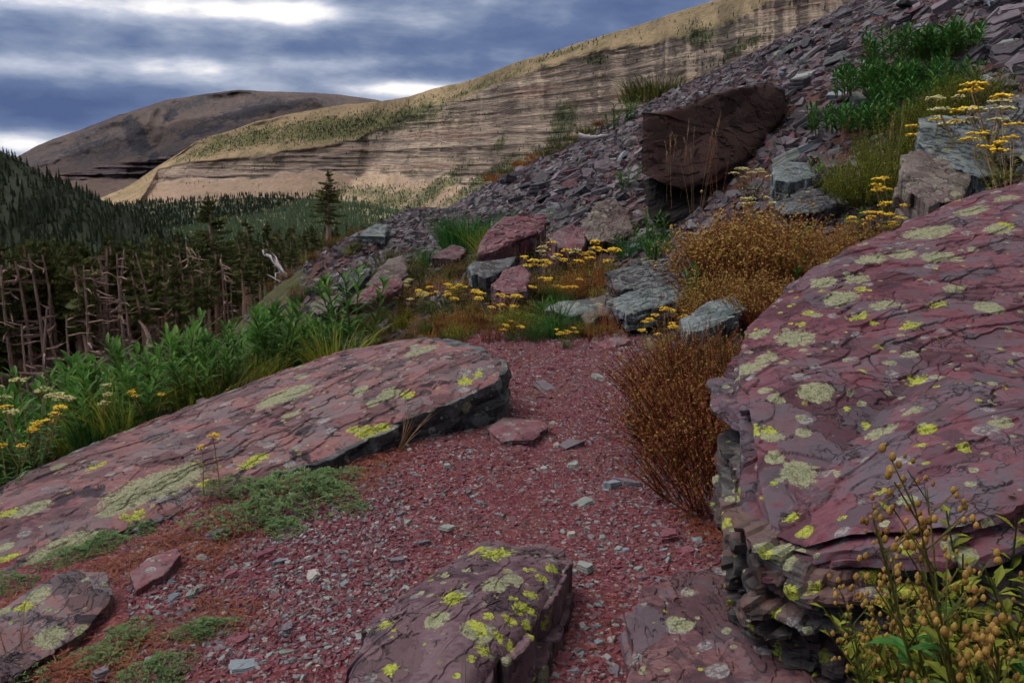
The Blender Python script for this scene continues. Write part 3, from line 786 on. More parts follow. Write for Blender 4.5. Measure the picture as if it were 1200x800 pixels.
cam = bpy.data.cameras.new('camera'); cam.lens = 36*F/1200; cam.sensor_width = 36; cam.clip_start = .05; cam.clip_end = 40000
co = obj('camera', cam); co.location = tuple(CAM); co.rotation_euler = (R(90)-PITCH, 0, 0)
sc = bpy.context.scene; sc.camera = co
sc.view_settings.view_transform = 'Standard'; sc.view_settings.look = 'None'; sc.view_settings.gamma = 1; sc.view_settings.exposure = .48
sc.view_settings.use_curve_mapping = False
sc.cycles.max_bounces = 5; sc.cycles.diffuse_bounces = 3; sc.cycles.transparent_max_bounces = 4; sc.cycles.transmission_bounces = 3
sc.cycles.caustics_reflective = False; sc.cycles.caustics_refractive = False
sc.cycles.use_denoising = True
sc.cycles.use_adaptive_sampling = True; sc.cycles.adaptive_threshold = .04; sc.cycles.adaptive_min_samples = 16
# ---------------------------------------------------------------- big rocks
def slab(name, outline, thick, mat, label, cat='boulder', down=(0, 0, -1), res=(420, 130), layers=7, seed=0, plate=(.26, .11), pamp=(.016, .006),
         rough=.012, prof=None, lamp=.05, sidemat=None, spots=(), round_=.04, lean=None, group=None, dome=0.0, grain=None, edge=.03):
    """outline: (px,py,depth) corners of the upper face, in order. Layered sides hang below it."""
    O = np.array([P(*q) for q in outline]); c0 = O.mean(0)
    A = O-c0; _, _, vt = np.linalg.svd(A); nrm = vt[2]
    if nrm[2] < 0 and abs(nrm[2]) > .15 or (abs(nrm[2]) <= .15 and nrm[1] > 0): nrm = -nrm
    gr = np.array(grain, float) if grain is not None else vt[0]
    gr = gr-nrm*gr.dot(nrm); gr /= np.linalg.norm(gr); e1 = gr; e2 = np.cross(nrm, e1)
    down = np.array(down, float); down /= np.linalg.norm(down)
    nt_, ns = res
    closed = np.vstack([O, O[:1]]); L = np.concatenate([[0], np.cumsum(np.linalg.norm(np.diff(closed, axis=0), axis=1))])
    t = np.linspace(0, L[-1], nt_, endpoint=False)
    # corners stay as samples of the outline
    out = np.stack([np.interp(t, L, closed[:, k]) for k in range(3)], -1)
    rad = out-c0; radn = rad-nrm*(rad@nrm)[:, None]; radn /= np.linalg.norm(radn, axis=1)[:, None]
    size = L[-1]/4; ks = min(1.0, size/1.3)**1.15; pamp = (pamp[0]*ks, pamp[1]*ks); rough *= ks; round_ *= ks
    jag = fbm(out[:, 0]*3/size, out[:, 1]*3/size, out[:, 2]*3/size+seed, 6, seed+1)*size*edge*1.6
    _, _, cj = voro(out[:, 0]*5/size+seed, out[:, 1]*5/size+out[:, 2]*5/size, seed+2)
    jag = jag+(cj-.5)*size*edge
    out = out+radn*jag[:, None]
    s = np.linspace(0, 1, ns)
    S = s[None, :, None]
    top = c0+(out-c0)[:, None]*S
    u = (top-c0)@e1; w = (top-c0)@e2
    wx = u+fbm(u*4, w*4, seed, 3, seed+3)*.09*size; wy = w+fbm(u*4, w*4, seed+9, 3, seed+4)*.09*size
    f1, ed1, cid1 = voro(wx/plate[0]*.6, wy/plate[0]*1.15, seed+5)
    f2, ed2, cid2 = voro(wx/plate[1]*.6, wy/plate[1]*1.2, seed+6)
    big = fbm(u*1.1/size, w*1.1/size, seed, 3, seed+7)
    # flakes: terraces of a smooth field, so that ledges follow contour lines
    fld = fbm(u*2.2/size, w*5.5/size, seed+3, 6, seed+8, .58)*1.7
    ter = np.floor(fld*2)+sst(.0, .07, (fld*2) % 1)
    h = pamp[0]*(ter-1)+pamp[1]*(cid2-.5)*2+big*size*.011+fbm(u*14, w*30, seed, 4, seed+10)*rough*.25
    brk = sst(.45, .6, vn(u*7, w*7, seed, seed+13))
    h = h-(.007*np.exp(-(ed1/.022)**2)*(cid1 > .4)+.003*np.exp(-(ed2/.03)**2)*(cid2 > .5))*ks*brk
    h = h+dome*(1-s[None]**2)
    h = h-round_*s[None]**14
    top = top+nrm*h[..., None]
    crackt = np.maximum(np.maximum(np.exp(-(ed1/.022)**2)*(cid1 > .4)*brk, np.exp(-(((fld*2) % 1)/.07)**2))*(.35+1.0*vn(u*9, w*9, seed, seed+12)), .8*np.exp(-(ed2/.03)**2)*(cid2 > .5)*brk)
    tint_t = .6*cid1+.4*cid2
    tint_t = .5*tint_t+.5*(big+.5)
    # sides
    rim = top[:, -1]
    lw = np.cumsum(.4+rng.random(layers)*1.2); lw = lw/lw[-1]; z0 = 0
    rings = []; ws = []; tints = []; cracks = []
    tt = t/L[-1]
    for k in range(layers):
        z1 = lw[k]; hh = (z1-z0)*thick
        wl = fbm(out[:, 0]*2.2/size, out[:, 1]*2.2/size, out[:, 2]*2.2/size+k*3.7, 5, seed+20+k)
        _, ek, ck = voro(tt*L[-1]/(.22*size)+k*3.3, np.full(nt_, k*1.7), seed+40+k)
        off = lamp*(np.round(wl*5)/5*1.3+(ck-.5)*1.9-.5*np.exp(-(ek/.05)**2))*size
        if prof is not None: off = off+prof(z0+.5*(z1-z0), out)*size
        wav = fbm(out[:, 0]*1.5/size, out[:, 1]*1.5/size, k*.3+seed, 3, seed+70)*.05*thick
        for q, inn in ((.01, -.05), (.05, 0), (.5, .0), (.92, -.01), (.985, -.16)):
            zz = (z0+(z1-z0)*q)*thick+wav*min(1, (z0+(z1-z0)*q)*3)
            fine = fbm(out[:, 0]*9/size, out[:, 1]*9/size, zz*30/size, 5, seed+80)*.024*size
            pp = rim+down*zz[:, None]+radn*((off+inn*hh*1.0+fine)[:, None])
            if lean is not None: pp = pp+np.array(lean)*(zz/thick)[:, None]
            rings.append(pp); tints.append(.55*ck+.3*_hash(np.array(k), np.array(seed), np.array(1), 3)+.15*wl); cracks.append(np.full(nt_, .95 if q in (.03, .98) else 0.)*(.6+.4*ck))
        z0 = z1
    side = np.stack(rings, 1)
    ntop = ns
    allp = np.concatenate([top, side, np.broadcast_to(side[:, -1].mean(0), (nt_, 1, 3))], 1)
    tint = np.concatenate([tint_t, np.stack(tints, 1), np.zeros((nt_, 1))], 1)
    crack = np.concatenate([crackt, np.stack(cracks, 1), np.zeros((nt_, 1))], 1)
    nv = allp.shape[1]
    V = allp.reshape(-1, 3)
    PX, PY, D = proj(V)
    lg = np.full(len(V), -1.); ly = np.full(len(V), -1.)
    for sp in spots:
        x, y, r, k = sp[:4]; asp = sp[4] if len(sp) > 4 else 1.0
        m = np.hypot(PX-x, PY-y) < 7
        if not m.any(): continue
        i = np.where(m)[0][np.argmin(D[m])]
        dv = V-V[i]; a = dv@e1; b = dv@e2; cc = dv@nrm
        dist = np.sqrt((a/asp)**2+b*b+cc*cc*.6)/(r*D[i]/F)
        if k == 'g': lg = np.maximum(lg, 1-dist)
        else: ly = np.maximum(ly, 1-dist)
    Fq = grid_faces(nt_, nv, True)
    o = obj_world(name, V, Fq, mat, {'tint': tint.ravel(), 'crack': crack.ravel(), 'lich': lg*.6, 'lichy': ly*.6})
    me = o.data
    if sidemat is not None:
        me.materials.append(sidemat)
        idx = (np.tile(np.arange(nv-1), nt_) >= ntop-1).astype(np.int32)
        if len(idx) == len(me.polygons): me.polygons.foreach_set('material_index', idx)
    tag(o, label, cat, group, 'thing')
    return o

# A: the long pink slab left of the trail
SA = [(330, 457, .0), ]
slab('boulder', [(592, 418, 4.5), (560, 402, 4.85), (500, 390, 5.35), (440, 398, 5.5), (400, 404, 5.5), (330, 428, 5.3), (250, 457, 5.05), (180, 485, 4.75), (130, 507, 4.5), (60, 540, 4.15), (-20, 578, 3.85), (-130, 640, 3.3),
    (-90, 720, 2.9), (0, 668, 3.05), (60, 652, 3.15), (130, 625, 3.3), (190, 602, 3.45), (240, 578, 3.6), (300, 556, 3.66), (380, 530, 3.80), (440, 500, 3.95), (520, 470, 4.13), (588, 440, 4.33)],
    .42, M['slab'], 'long tilted pink rock slab with grey and green lichen left of the trail', seed=3, res=(620, 190), layers=8, plate=(.42, .16), pamp=(.0075, .0035), rough=.010, lamp=.028, sidemat=M['drk'],
    grain=P(500, 400, 5.2)-P(0, 620, 3.5), round_=.02, edge=.03,
    spots=[(330, 457, 26, 'g', 1.5), (180, 558, 38, 'g', 1.7), (150, 580, 24, 'g', 1.6), (90, 640, 26, 'g', 1.6), (60, 655, 22, 'g', 1.4), (30, 545, 9, 'g', 1.5), (420, 450, 11, 'g'), (457, 455, 12, 'g', 1.4), (490, 405, 16, 'g', 1.5), (40, 590, 12, 'g', 2),
           (430, 498, 12, 'y'), (452, 494, 9, 'y'), (480, 456, 8, 'y'), (545, 440, 9, 'y'), (560, 432, 6, 'y'), (415, 495, 8, 'y'), (295, 532, 10, 'y', 1.8), (10, 594, 7, 'y', 1.6), (10, 650, 9, 'y', 1.5), (110, 540, 6, 'y', 2), (160, 597, 7, 'y', 1.8), (145, 598, 5, 'y'), (235, 560, 5, 'y', 1.6)])
# B: the foreground boulder
slab('boulder', [(664, 655, 2.538), (645, 638, 2.625), (600, 632, 2.669), (565, 634, 2.643), (530, 652, 2.538), (480, 690, 2.319), (430, 735, 2.100), (400, 790, 1.925), (392, 850, 1.794), (470, 870, 1.706), (540, 830, 1.794), (590, 762, 2.012), (640, 700, 2.275)],
    .36, M['fore'], 'rounded purple boulder splashed with yellow-green lichen standing in the trail', seed=12, res=(420, 170), layers=4, plate=(.16, .07), pamp=(.009, .003), rough=.02, lamp=.035, round_=.04, dome=.05,
    grain=P(620, 640, 3)-P(420, 800, 2.2), prof=lambda w, o: .10*min(1, w*2.2), edge=.03,
    spots=[(585, 640, 15, 'y', 1.6), (560, 636, 10, 'y', 1.5), (530, 690, 7, 'y'), (532, 692, 12, 'y', 1.3), (580, 678, 14, 'g', 1.5), (512, 720, 14, 'g', 1.4), (450, 725, 8, 'y'), (455, 778, 10, 'y'), (560, 725, 10, 'y', 1.3), (570, 735, 8, 'y'), (575, 715, 7, 'y'),
           (600, 720, 9, 'y'), (612, 705, 9, 'y', 1.4), (625, 690, 8, 'y'), (640, 672, 7, 'y'), (650, 660, 8, 'y', 1.4), (617, 725, 6, 'y'), (630, 740, 8, 'y', 1.4), (618, 660, 5, 'y'), (570, 755, 9, 'y'), (590, 742, 7, 'y'), (555, 765, 6, 'y'), (605, 695, 5, 'y'), (640, 725, 7, 'y'), (535, 690, 6, 'y'), (600, 750, 7, 'y'), (625, 710, 7, 'y')])
# C: the great lichened boulder on the right
def profC(w, o):
    return -.02+.05*w*w
slab('boulder', [(864, 478, 2.42), (850, 412, 2.9), (900, 352, 3.25), (955, 303, 3.55), (1040, 262, 3.85), (1115, 231, 4.05), (1200, 208, 4.15), (1420, 205, 3.9), (1560, 330, 3.0), (1500, 520, 2.0), (1330, 575, 1.72),
    (1200, 583, 1.75), (1130, 612, 1.72), (1060, 622, 1.78), (1000, 622, 1.85), (940, 640, 1.92), (900, 625, 2.03), (884, 570, 2.15)],
    .085, M['bould'], 'huge purple boulder covered in green lichen discs right of the trail', seed=23, res=(900, 260), layers=4, plate=(.24, .09), pamp=(.008, .004), rough=.009, lamp=.022, prof=lambda w, o: .012*w,
    round_=.015, grain=(1, .35, 0), edge=.022,
    spots=[(956, 452, 21, 'g', 1.2), (872, 424, 24, 'g', 1.1), (902, 412, 13, 'g', 1.2), (932, 388, 24, 'g'), (1003, 320, 14, 'g', 1.2), (1058, 292, 14, 'g', 1.2), (1095, 293, 16, 'g', 1.3), (1085, 265, 26, 'g', 1.2), (1020, 297, 16, 'g', 1.3), (985, 342, 18, 'g', 1.3), (960, 325, 16, 'g'), (1035, 350, 14, 'g', 1.3),
           (935, 548, 22, 'g'), (906, 505, 14, 'g'), (912, 460, 11, 'g'), (1042, 418, 8, 'g'), (1066, 408, 10, 'g', 1.3), (1034, 500, 16, 'g', 1.3), (1098, 434, 7, 'g'), (940, 500, 10, 'g'), (895, 450, 9, 'g'), (905, 530, 12, 'g'), (1054, 460, 5, 'g'), (1120, 330, 10, 'g', 1.6), (1170, 260, 14, 'g', 1.5), (1140, 240, 16, 'g', 1.4), (935, 310, 10, 'g', 1.4), (885, 385, 11, 'g', 1.3), (1060, 580, 12, 'g'), (1180, 225, 12, 'g', 1.4),
           (1003, 365, 9, 'y', 1.4), (1063, 375, 9, 'y', 1.4), (1071, 440, 10, 'y', 1.4), (1022, 373, 5, 'y'), (1007, 332, 6, 'y', 1.3), (945, 360, 6, 'y', 1.3), (940, 373, 6, 'y'), (903, 497, 8, 'y'), (885, 498, 8, 'y'), (1015, 492, 5, 'y'), (993, 472, 4, 'y'), (918, 416, 4, 'y'), (855, 408, 6, 'y'), (1178, 255, 7, 'y', 1.4), (1050, 260, 8, 'y', 1.5), (1075, 516, 6, 'y', 1.4), (880, 362, 4, 'y'), (1100, 350, 6, 'y', 2), (1035, 245, 9, 'y'),
           (905, 560, 5, 'y'), (1030, 570, 6, 'y', 1.3), (985, 600, 6, 'y'), (1062, 640, 10, 'y'), (925, 600, 7, 'y', 1.5)])
# its lower beds
slab('boulder', [(880, 592, 2.17), (866, 500, 2.6), (1000, 420, 3.5), (1300, 330, 3.6), (1420, 480, 2.2), (1260, 655, 1.62), (1120, 645, 1.74), (1040, 640, 1.81), (960, 640, 1.90), (900, 628, 2.02)],
    .22, M['bouldside'], 'dark layered rock bed directly beneath the huge purple boulder', seed=29, res=(900, 30), layers=9, plate=(.2, .1), lamp=.024, round_=.01, edge=.03, prof=lambda w, o: .012+.02*w,
    spots=[(920, 690, 11, 'y'), (952, 688, 9, 'y'), (1020, 670, 14, 'y', 1.5), (1060, 690, 16, 'y', 1.4), (1090, 640, 18, 'y', 1.3), (905, 712, 8, 'y'), (1030, 710, 8, 'y'), (890, 650, 9, 'y'), (980, 655, 6, 'y')])
slab('boulder', [(884, 676, 2.24), (890, 600, 2.7), (1050, 560, 2.9), (1240, 600, 2.3), (1180, 770, 1.75), (1090, 760, 1.82), (1000, 745, 1.93), (930, 742, 2.0), (890, 722, 2.1), (864, 702, 2.2)],
    .30, M['bouldside'], 'dark jutting base of layered rock with lime lichen under the boulder', seed=33, res=(800, 50), layers=12, plate=(.2, .08), lamp=.035, round_=.02, edge=.04, prof=lambda w, o: .06*w,
    spots=[(905, 711, 9, 'y'), (893, 694, 6, 'y'), (950, 687, 7, 'y'), (940, 728, 8, 'y'), (955, 752, 10, 'y'), (1010, 730, 8, 'y', 1.4), (910, 735, 6, 'y'), (905, 765, 10, 'y', 1.5), (925, 790, 7, 'y'), (960, 770, 7, 'y')])
# D: low layered slab at the lower right
slab('flat_rock', [(872, 655, 2.489), (800, 668, 2.451), (752, 690, 2.379), (738, 718, 2.268), (742, 742, 2.215), (736, 790, 2.059), (760, 880, 1.811), (960, 900, 1.693), (960, 800, 1.921), (900, 730, 2.151)],
    .16, M['low'], 'low stepped purple slab between the trail and the huge boulder', cat='flat rock', seed=41, res=(380, 130), layers=4, plate=(.20, .09), pamp=(.012, .003), rough=.006, lamp=.03, round_=.015, edge=.035)
# I: bottom left slab
slab('flat_rock', [(130, 700, 2.612), (118, 672, 2.708), (80, 668, 2.708), (40, 690, 2.612), (0, 716, 2.470), (-60, 760, 2.328), (-40, 830, 2.090), (40, 775, 2.299), (100, 742, 2.451)],
    .14, M['slab'], 'small pink lichened slab in the lower left corner beside rusty needles', cat='flat rock', seed=47, res=(300, 100), layers=3, plate=(.2, .08), pamp=(.008, .004), lamp=.03, round_=.02, edge=.04,
    spots=[(60, 740, 16, 'g', 1.5), (45, 690, 12, 'g', 1.6), (100, 735, 10, 'g'), (30, 705, 8, 'y', 1.5)])
slab('flat_rock', [(212, 648, 2.929), (206, 640, 2.988), (175, 652, 2.929), (150, 672, 2.813), (160, 690, 2.735), (190, 672, 2.813)], .06, M['pink'], 'narrow maroon splinter of slate lying in the rusty needles', cat='flat rock', seed=49, res=(160, 40), layers=2, edge=.04, lamp=.02, pamp=(.004, .002))
# E: the rusty overhanging block
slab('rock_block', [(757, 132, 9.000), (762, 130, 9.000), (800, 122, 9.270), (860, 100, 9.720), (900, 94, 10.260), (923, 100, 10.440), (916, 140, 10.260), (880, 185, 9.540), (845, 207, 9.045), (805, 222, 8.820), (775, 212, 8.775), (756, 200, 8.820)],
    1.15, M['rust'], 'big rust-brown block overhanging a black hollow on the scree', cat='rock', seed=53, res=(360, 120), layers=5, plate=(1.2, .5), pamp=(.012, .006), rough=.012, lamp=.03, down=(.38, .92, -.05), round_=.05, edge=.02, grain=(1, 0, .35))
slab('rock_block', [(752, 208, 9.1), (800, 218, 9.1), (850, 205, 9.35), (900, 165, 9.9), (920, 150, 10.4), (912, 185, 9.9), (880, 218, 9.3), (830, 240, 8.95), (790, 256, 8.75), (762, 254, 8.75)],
    .5, M['hollow'], 'rock painted near-black as the shade in the hollow under the rust-brown block', cat='rock', seed=54, res=(200, 50), layers=3, down=(.2, .97, -.1), lamp=.05)
# F: blue-grey block top right, with its green-stained foot
slab('rock_block', [(1078, 137, 6.5), (1140, 134, 6.55), (1150, 155, 6.3), (1176, 204, 5.9), (1148, 208, 5.82), (1118, 196, 5.9), (1076, 165, 6.3)],
    .32, M['blue'], 'angular blue-grey block resting above the huge boulder', cat='rock', seed=57, res=(260, 100), layers=3, plate=(.2, .08), pamp=(.02, .008), lamp=.04, edge=.025, round_=.02, grain=(1, -.6, -.5))
slab('rock_block', [(1056, 180, 6.1), (1080, 172, 6.2), (1140, 200, 5.9), (1130, 230, 5.55), (1090, 236, 5.5), (1058, 214, 5.8)],
    .3, M['tan'], 'olive-stained grey rock propping up the angular blue-grey block', cat='rock', seed=58, res=(200, 70), layers=3, plate=(.2, .1), lamp=.05)
slab('rock_block', [(1140, 120, 6.9), (1200, 105, 7.1), (1290, 95, 7.2), (1300, 170, 6.1), (1210, 185, 5.9), (1165, 160, 6.3)],
    .35, M['drk'], 'dark lichened ledge at the right edge behind the blue-grey block', cat='rock', seed=59, res=(220, 70), layers=4, plate=(.2, .1), lamp=.06)
# G: dark layered stack right of the yellow flowers
slab('rock_block', [(712, 318, 7.35), (745, 305, 7.6), (790, 303, 7.7), (815, 312, 7.6), (810, 330, 7.2), (770, 338, 7.0), (722, 336, 7.05)],
    .24, M['drk'], 'dark pitted rock with stacked layers right of the yellow flowers', cat='rock', seed=61, res=(240, 70), layers=5, plate=(.2, .08), pamp=(.02, .01), lamp=.06)
slab('rock_block', [(714, 350, 6.75), (750, 337, 7.0), (800, 330, 7.1), (812, 345, 6.8), (770, 358, 6.55), (735, 366, 6.45)],
    .14, M['blue'], 'slanting blue-grey layered slab below the dark pitted rock', cat='rock', seed=62, res=(240, 50), layers=4, plate=(.2, .08), lamp=.05)
# H
slab('rock_block', [(682, 262, 9.2), (700, 235, 9.6), (722, 232, 9.7), (738, 250, 9.5), (742, 272, 9.1), (716, 282, 8.9), (690, 280, 8.95)],
    .5, M['tan'], 'upright mauve rock with a pale lichened shoulder left of the rusty block', cat='rock', seed=64, res=(220, 80), layers=2, plate=(.4, .2), pamp=(.02, .01), lamp=.05, down=(.2, .9, -.4))
slab('rock_block', [(640, 275, 9.0), (670, 262, 9.3), (688, 270, 9.2), (684, 288, 8.8), (655, 290, 8.75)], .3, M['pink'], 'blocky rose-brown rock between the green bushes and the mauve rock', cat='rock', seed=65, res=(160, 50), layers=2, lamp=.05)
# K
slab('rock_block', [(905, 196, 8.0), (925, 188, 8.2), (948, 190, 8.2), (952, 203, 7.9), (925, 213, 7.7), (908, 210, 7.75)], .22, M['blue'], 'pale blue-grey stone below the rusty block', cat='rock', seed=67, res=(160, 50), layers=2, lamp=.05, plate=(.2, .1))
slab('rock_block', [(908, 236, 7.0), (940, 222, 7.3), (985, 218, 7.3), (990, 234, 7.0), (955, 246, 6.8), (918, 250, 6.75)], .2, M['drk'], 'dark flat stack of slate between the two orange shrubs', cat='rock', seed=68, res=(180, 50), layers=4, lamp=.07)
slab('rock_block', [(915, 160, 10.0), (935, 140, 10.6), (958, 135, 10.8), (968, 150, 10.5), (940, 172, 10.0)], .3, M['tan'], 'pale tan stone leaning beside the rusty block', cat='rock', seed=69, res=(140, 40), layers=2, lamp=.05)
slab('rock_block', [(945, 160, 9.8), (975, 150, 10.2), (998, 158, 10.0), (990, 172, 9.6), (955, 175, 9.5)], .25, M['pink'], 'crimson stone among the scree right of the rusty block', cat='rock', seed=70, res=(140, 40), layers=2, lamp=.05)
# L: stones in the flower bank
slab('rock_block', [(576, 332, 7.4), (592, 315, 7.8), (612, 308, 7.95), (622, 320, 7.7), (618, 338, 7.3), (590, 342, 7.2)], .25, M['pink'], 'rose-pink rock nestled among the yellow flowers', cat='rock', seed=72, res=(180, 60), layers=2, lamp=.04, plate=(.2, .1))
slab('rock_block', [(550, 315, 7.9), (558, 306, 8.1), (590, 302, 8.2), (604, 300, 8.2), (598, 312, 7.95), (570, 325, 7.7)], .2, M['drk'], 'dark grey rock behind the rose-pink rock in the flower bank', cat='rock', seed=73, res=(160, 40), layers=2, lamp=.05)
slab('rock_block', [(548, 312, 7.95), (556, 305, 8.1), (570, 307, 8.1), (570, 318, 7.9), (553, 321, 7.8)], .14, M['blue'], 'small pale blue stone at the left end of the dark grey rock', cat='rock', seed=74, res=(120, 30), layers=2, lamp=.05)
slab('rock_block', [(560, 295, 8.8), (565, 275, 9.2), (590, 250, 10.0), (640, 250, 10.2), (636, 268, 9.6), (590, 285, 9.0)], .2, M['pink'], 'sloping bank of crimson earth and rock right of the round bush', cat='rock', seed=75, res=(200, 60), layers=2, lamp=.04)
slab('rock_block', [(692, 400, 6.3), (700, 388, 6.5), (730, 385, 6.5), (738, 398, 6.25), (712, 408, 6.1)], .12, M['pink'], 'flat rose stone half buried at the far end of the trail', cat='rock', seed=76, res=(140, 30), layers=2, lamp=.05)
slab('rock_block', [(800, 372, 5.6), (830, 352, 5.9), (862, 345, 5.9), (868, 358, 5.6), (838, 378, 5.3), (806, 388, 5.25)], .16, M['blue'], 'grey-green stone against the upper left edge of the huge boulder', cat='rock', seed=77, res=(180, 40), layers=3, lamp=.05)
slab('rock_block', [(572, 500, 4.192), (590, 488, 4.347), (630, 490, 4.347), (642, 498, 4.192), (625, 512, 4.036), (588, 515, 4.016)], .07, M['pink'], 'flat reddish step stone set in the trail beside the long slab', cat='rock', seed=78, res=(180, 50), layers=2, lamp=.03, plate=(.2, .1), pamp=(.004, .003))
slab('rock_block', [(735, 478, 4.3), (755, 464, 4.5), (775, 468, 4.45), (762, 482, 4.25), (742, 492, 4.15)], .1, M['drk'], 'dark wedge of slate poking from the russet shrub at the trail edge', cat='rock', seed=79, res=(120, 30), layers=2, lamp=.04)
# flat slabs along the slope edge on the left
for i, (q, mt_, lb) in enumerate([
    ([(362, 356, 7.6), (385, 345, 7.9), (400, 348, 7.9), (395, 362, 7.6), (372, 368, 7.4)], 'tan', 'pale flat stone at the upper end of the long slab'),
    ([(400, 352, 7.6), (440, 330, 8.4), (470, 322, 8.7), (470, 335, 8.3), (430, 352, 7.7)], 'pink', 'flat pink slab on the slope edge above the long slab'),
    ([(430, 330, 9.0), (455, 302, 10.0), (475, 298, 10.2), (480, 312, 9.7), (455, 335, 8.9)], 'tan', 'flat grey slab at the brink of the slope left of the far trail'),
    ([(395, 330, 8.8), (410, 318, 9.2), (435, 312, 9.4), (432, 322, 9.1), (405, 338, 8.7)], 'drk', 'dark narrow slab at the brink beside the leafy green plants'),
    ([(505, 300, 9.6), (530, 285, 10.2), (548, 290, 10.0), (535, 303, 9.5)], 'low', 'low purple stone left of the round green bush'),
    ([(420, 275, 13.2), (440, 262, 14.0), (455, 262, 14.2), (450, 276, 13.3)], 'blue', 'pale stone at the slope edge beside the bleached branches'),
    ([(1060, 12, 14), (1085, -5, 14.5), (1115, -4, 14.5), (1118, 14, 13.8), (1080, 24, 13.4)], 'drk', 'large dark block sticking out of the scree at the top'),
    ([(1035, 40, 13), (1060, 25, 13.5), (1100, 22, 13.5), (1100, 40, 12.8), (1060, 50, 12.5)], 'pink', 'dusky red slab in the scree below the large dark block'),
    ([(1148, 20, 12), (1165, 10, 12.4), (1178, 18, 12.1), (1168, 28, 11.8)], 'blue', 'small grey stone above the dark green grass clump'),
    ([(640, 362, 6.9), (655, 352, 7.1), (690, 350, 7.1), (700, 360, 6.9), (670, 370, 6.7)], 'blue', 'grey stone at the foot of the yellow flower bank'),
    ([(678, 368, 6.8), (690, 350, 7.2), (710, 345, 7.3), (712, 365, 6.8), (690, 376, 6.6)], 'tan', 'grey-brown stone left of the slanting blue-grey slab'),
    ([(625, 250, 11.5), (650, 238, 12), (668, 240, 12), (664, 256, 11.4), (640, 260, 11.2)], 'drk', 'dark hollow-backed stone on the lower scree edge'),
    ([(980, 170, 8.6), (1010, 160, 8.9), (1030, 168, 8.7), (1005, 185, 8.3)], 'blue', 'blue-grey stone under the yellow-green bush')]):
    slab('flat_stone', q, .12 if q[0][2] < 12 else .3 if q[0][1] < 60 else .12, M[mt_], lb, cat='stone', seed=100+i, res=(140, 36), layers=2, lamp=.05, plate=(.3, .12), pamp=(.012, .006), edge=.05)

# ---------------------------------------------------------------- loose stones
def frame(n):
    n = n/np.linalg.norm(n); a = np.cross(n, (0, 1, 0)); a /= np.linalg.norm(a)+1e-9
    return a, np.cross(n, a), n
def shard_data(name, seed, mat):
    """a flat angular piece of shale: a broken polygon in two or three beds"""
    r = np.random.default_rng(seed); n = r.integers(5, 9)
    th = np.sort(r.random(n)*6.283*.35+np.arange(n)*6.283/n); rad = .5*(.62+.5*r.random(n)); el_ = .55+.4*r.random()
    poly = np.stack([rad*np.cos(th), rad*np.sin(th)*el_], -1)
    # break each edge into three
    pts = []
    for i in range(n):
        a, b = poly[i], poly[(i+1) % n]
        pts.append(a)
        for q in (.33, .66): pts.append(a+(b-a)*q+r.normal(0, .018, 2))
    pts = np.array(pts); k = len(pts); beds = r.integers(2, 4); tk = .10+.10*r.random()
    rings = []; z = 0
    sh = 1.0
    tilt = r.normal(0, .06, 2)
    for b in range(beds):
        dz = tk*(.5+r.random())/beds
        rings.append(np.c_[pts*sh*.97, np.full(k, z)+pts@tilt*(b/beds)]); rings.append(np.c_[pts*sh, np.full(k, z+dz*.25)+pts@tilt*(b/beds)])
        rings.append(np.c_[pts*sh, np.full(k, z+dz*.8)+pts@tilt*((b+1)/beds)]); rings.append(np.c_[pts*sh*.96, np.full(k, z+dz)+pts@tilt*((b+1)/beds)])
        z += dz; sh *= .86+.12*r.random(); pts = pts+r.normal(0, .012, 2)
    rings.append(rings[-1]*np.array([.5, .5, 1])+np.array([0, 0, .006])+np.c_[np.zeros((k, 2)), r.normal(0, .006, k)])
    V = np.stack(rings, 0).reshape(-1, 3); m = len(rings)
    V = np.vstack([V, [[0, 0, V[-k:, 2].mean()]], [[0, 0, 0]]])
    f4 = []; f3 = []
    for i in range(m-1):
        for j in range(k): f4.append((i*k+j, i*k+(j+1) % k, (i+1)*k+(j+1) % k, (i+1)*k+j))
    t_, b_ = len(V)-2, len(V)-1
    for j in range(k): f3.append(((m-1)*k+j, (m-1)*k+(j+1) % k, t_)); f3.append(((j+1) % k, j, b_))
    return mesh_np(name, V, [np.array(f3), np.array(f4)], mat, {'tint': np.zeros(len(V))+.3})
shards = [shard_data('stone', 200+i, STONE['purple']) for i in range(14)]
def normal_at(x, y, e=.25):
    dx = (ground_z(x+e, y, False)-ground_z(x-e, y, False))/(2*e); dy = (ground_z(x, y+e, False)-ground_z(x, y-e, False))/(2*e)
    return np.array([-dx, -dy, 1.0])
from mathutils import Matrix
def place_stone(x, y, size, colour, label, group, tilt=.12, lift=0.0, yaw=None, cat='stone', flat=1.0, oname='stone'):
    n = normal_at(x, y)/np.linalg.norm(normal_at(x, y))+rng.normal(0, tilt, 3)*np.array([1, 1, 0]); a, b, n = frame(n)
    yw = rng.random()*6.283 if yaw is None else yaw
    u = a*math.cos(yw)+b*math.sin(yw); w = np.cross(n, u)
    o = bpy.data.objects.new(oname, shards[int(rng.integers(len(shards)))])
    s = size; 
    m = Matrix(((u[0]*s, w[0]*s, n[0]*s*flat, x), (u[1]*s, w[1]*s, n[1]*s*flat, y), (u[2]*s, w[2]*s, n[2]*s*flat, float(ground_z(x, y))+lift-.02*s), (0, 0, 0, 1)))
    o.matrix_world = m; C.objects.link(o)
    o.material_slots[0].link = 'OBJECT'; o.material_slots[0].material = STONE[colour]
    tag(o, label, cat, group, 'thing'); return o

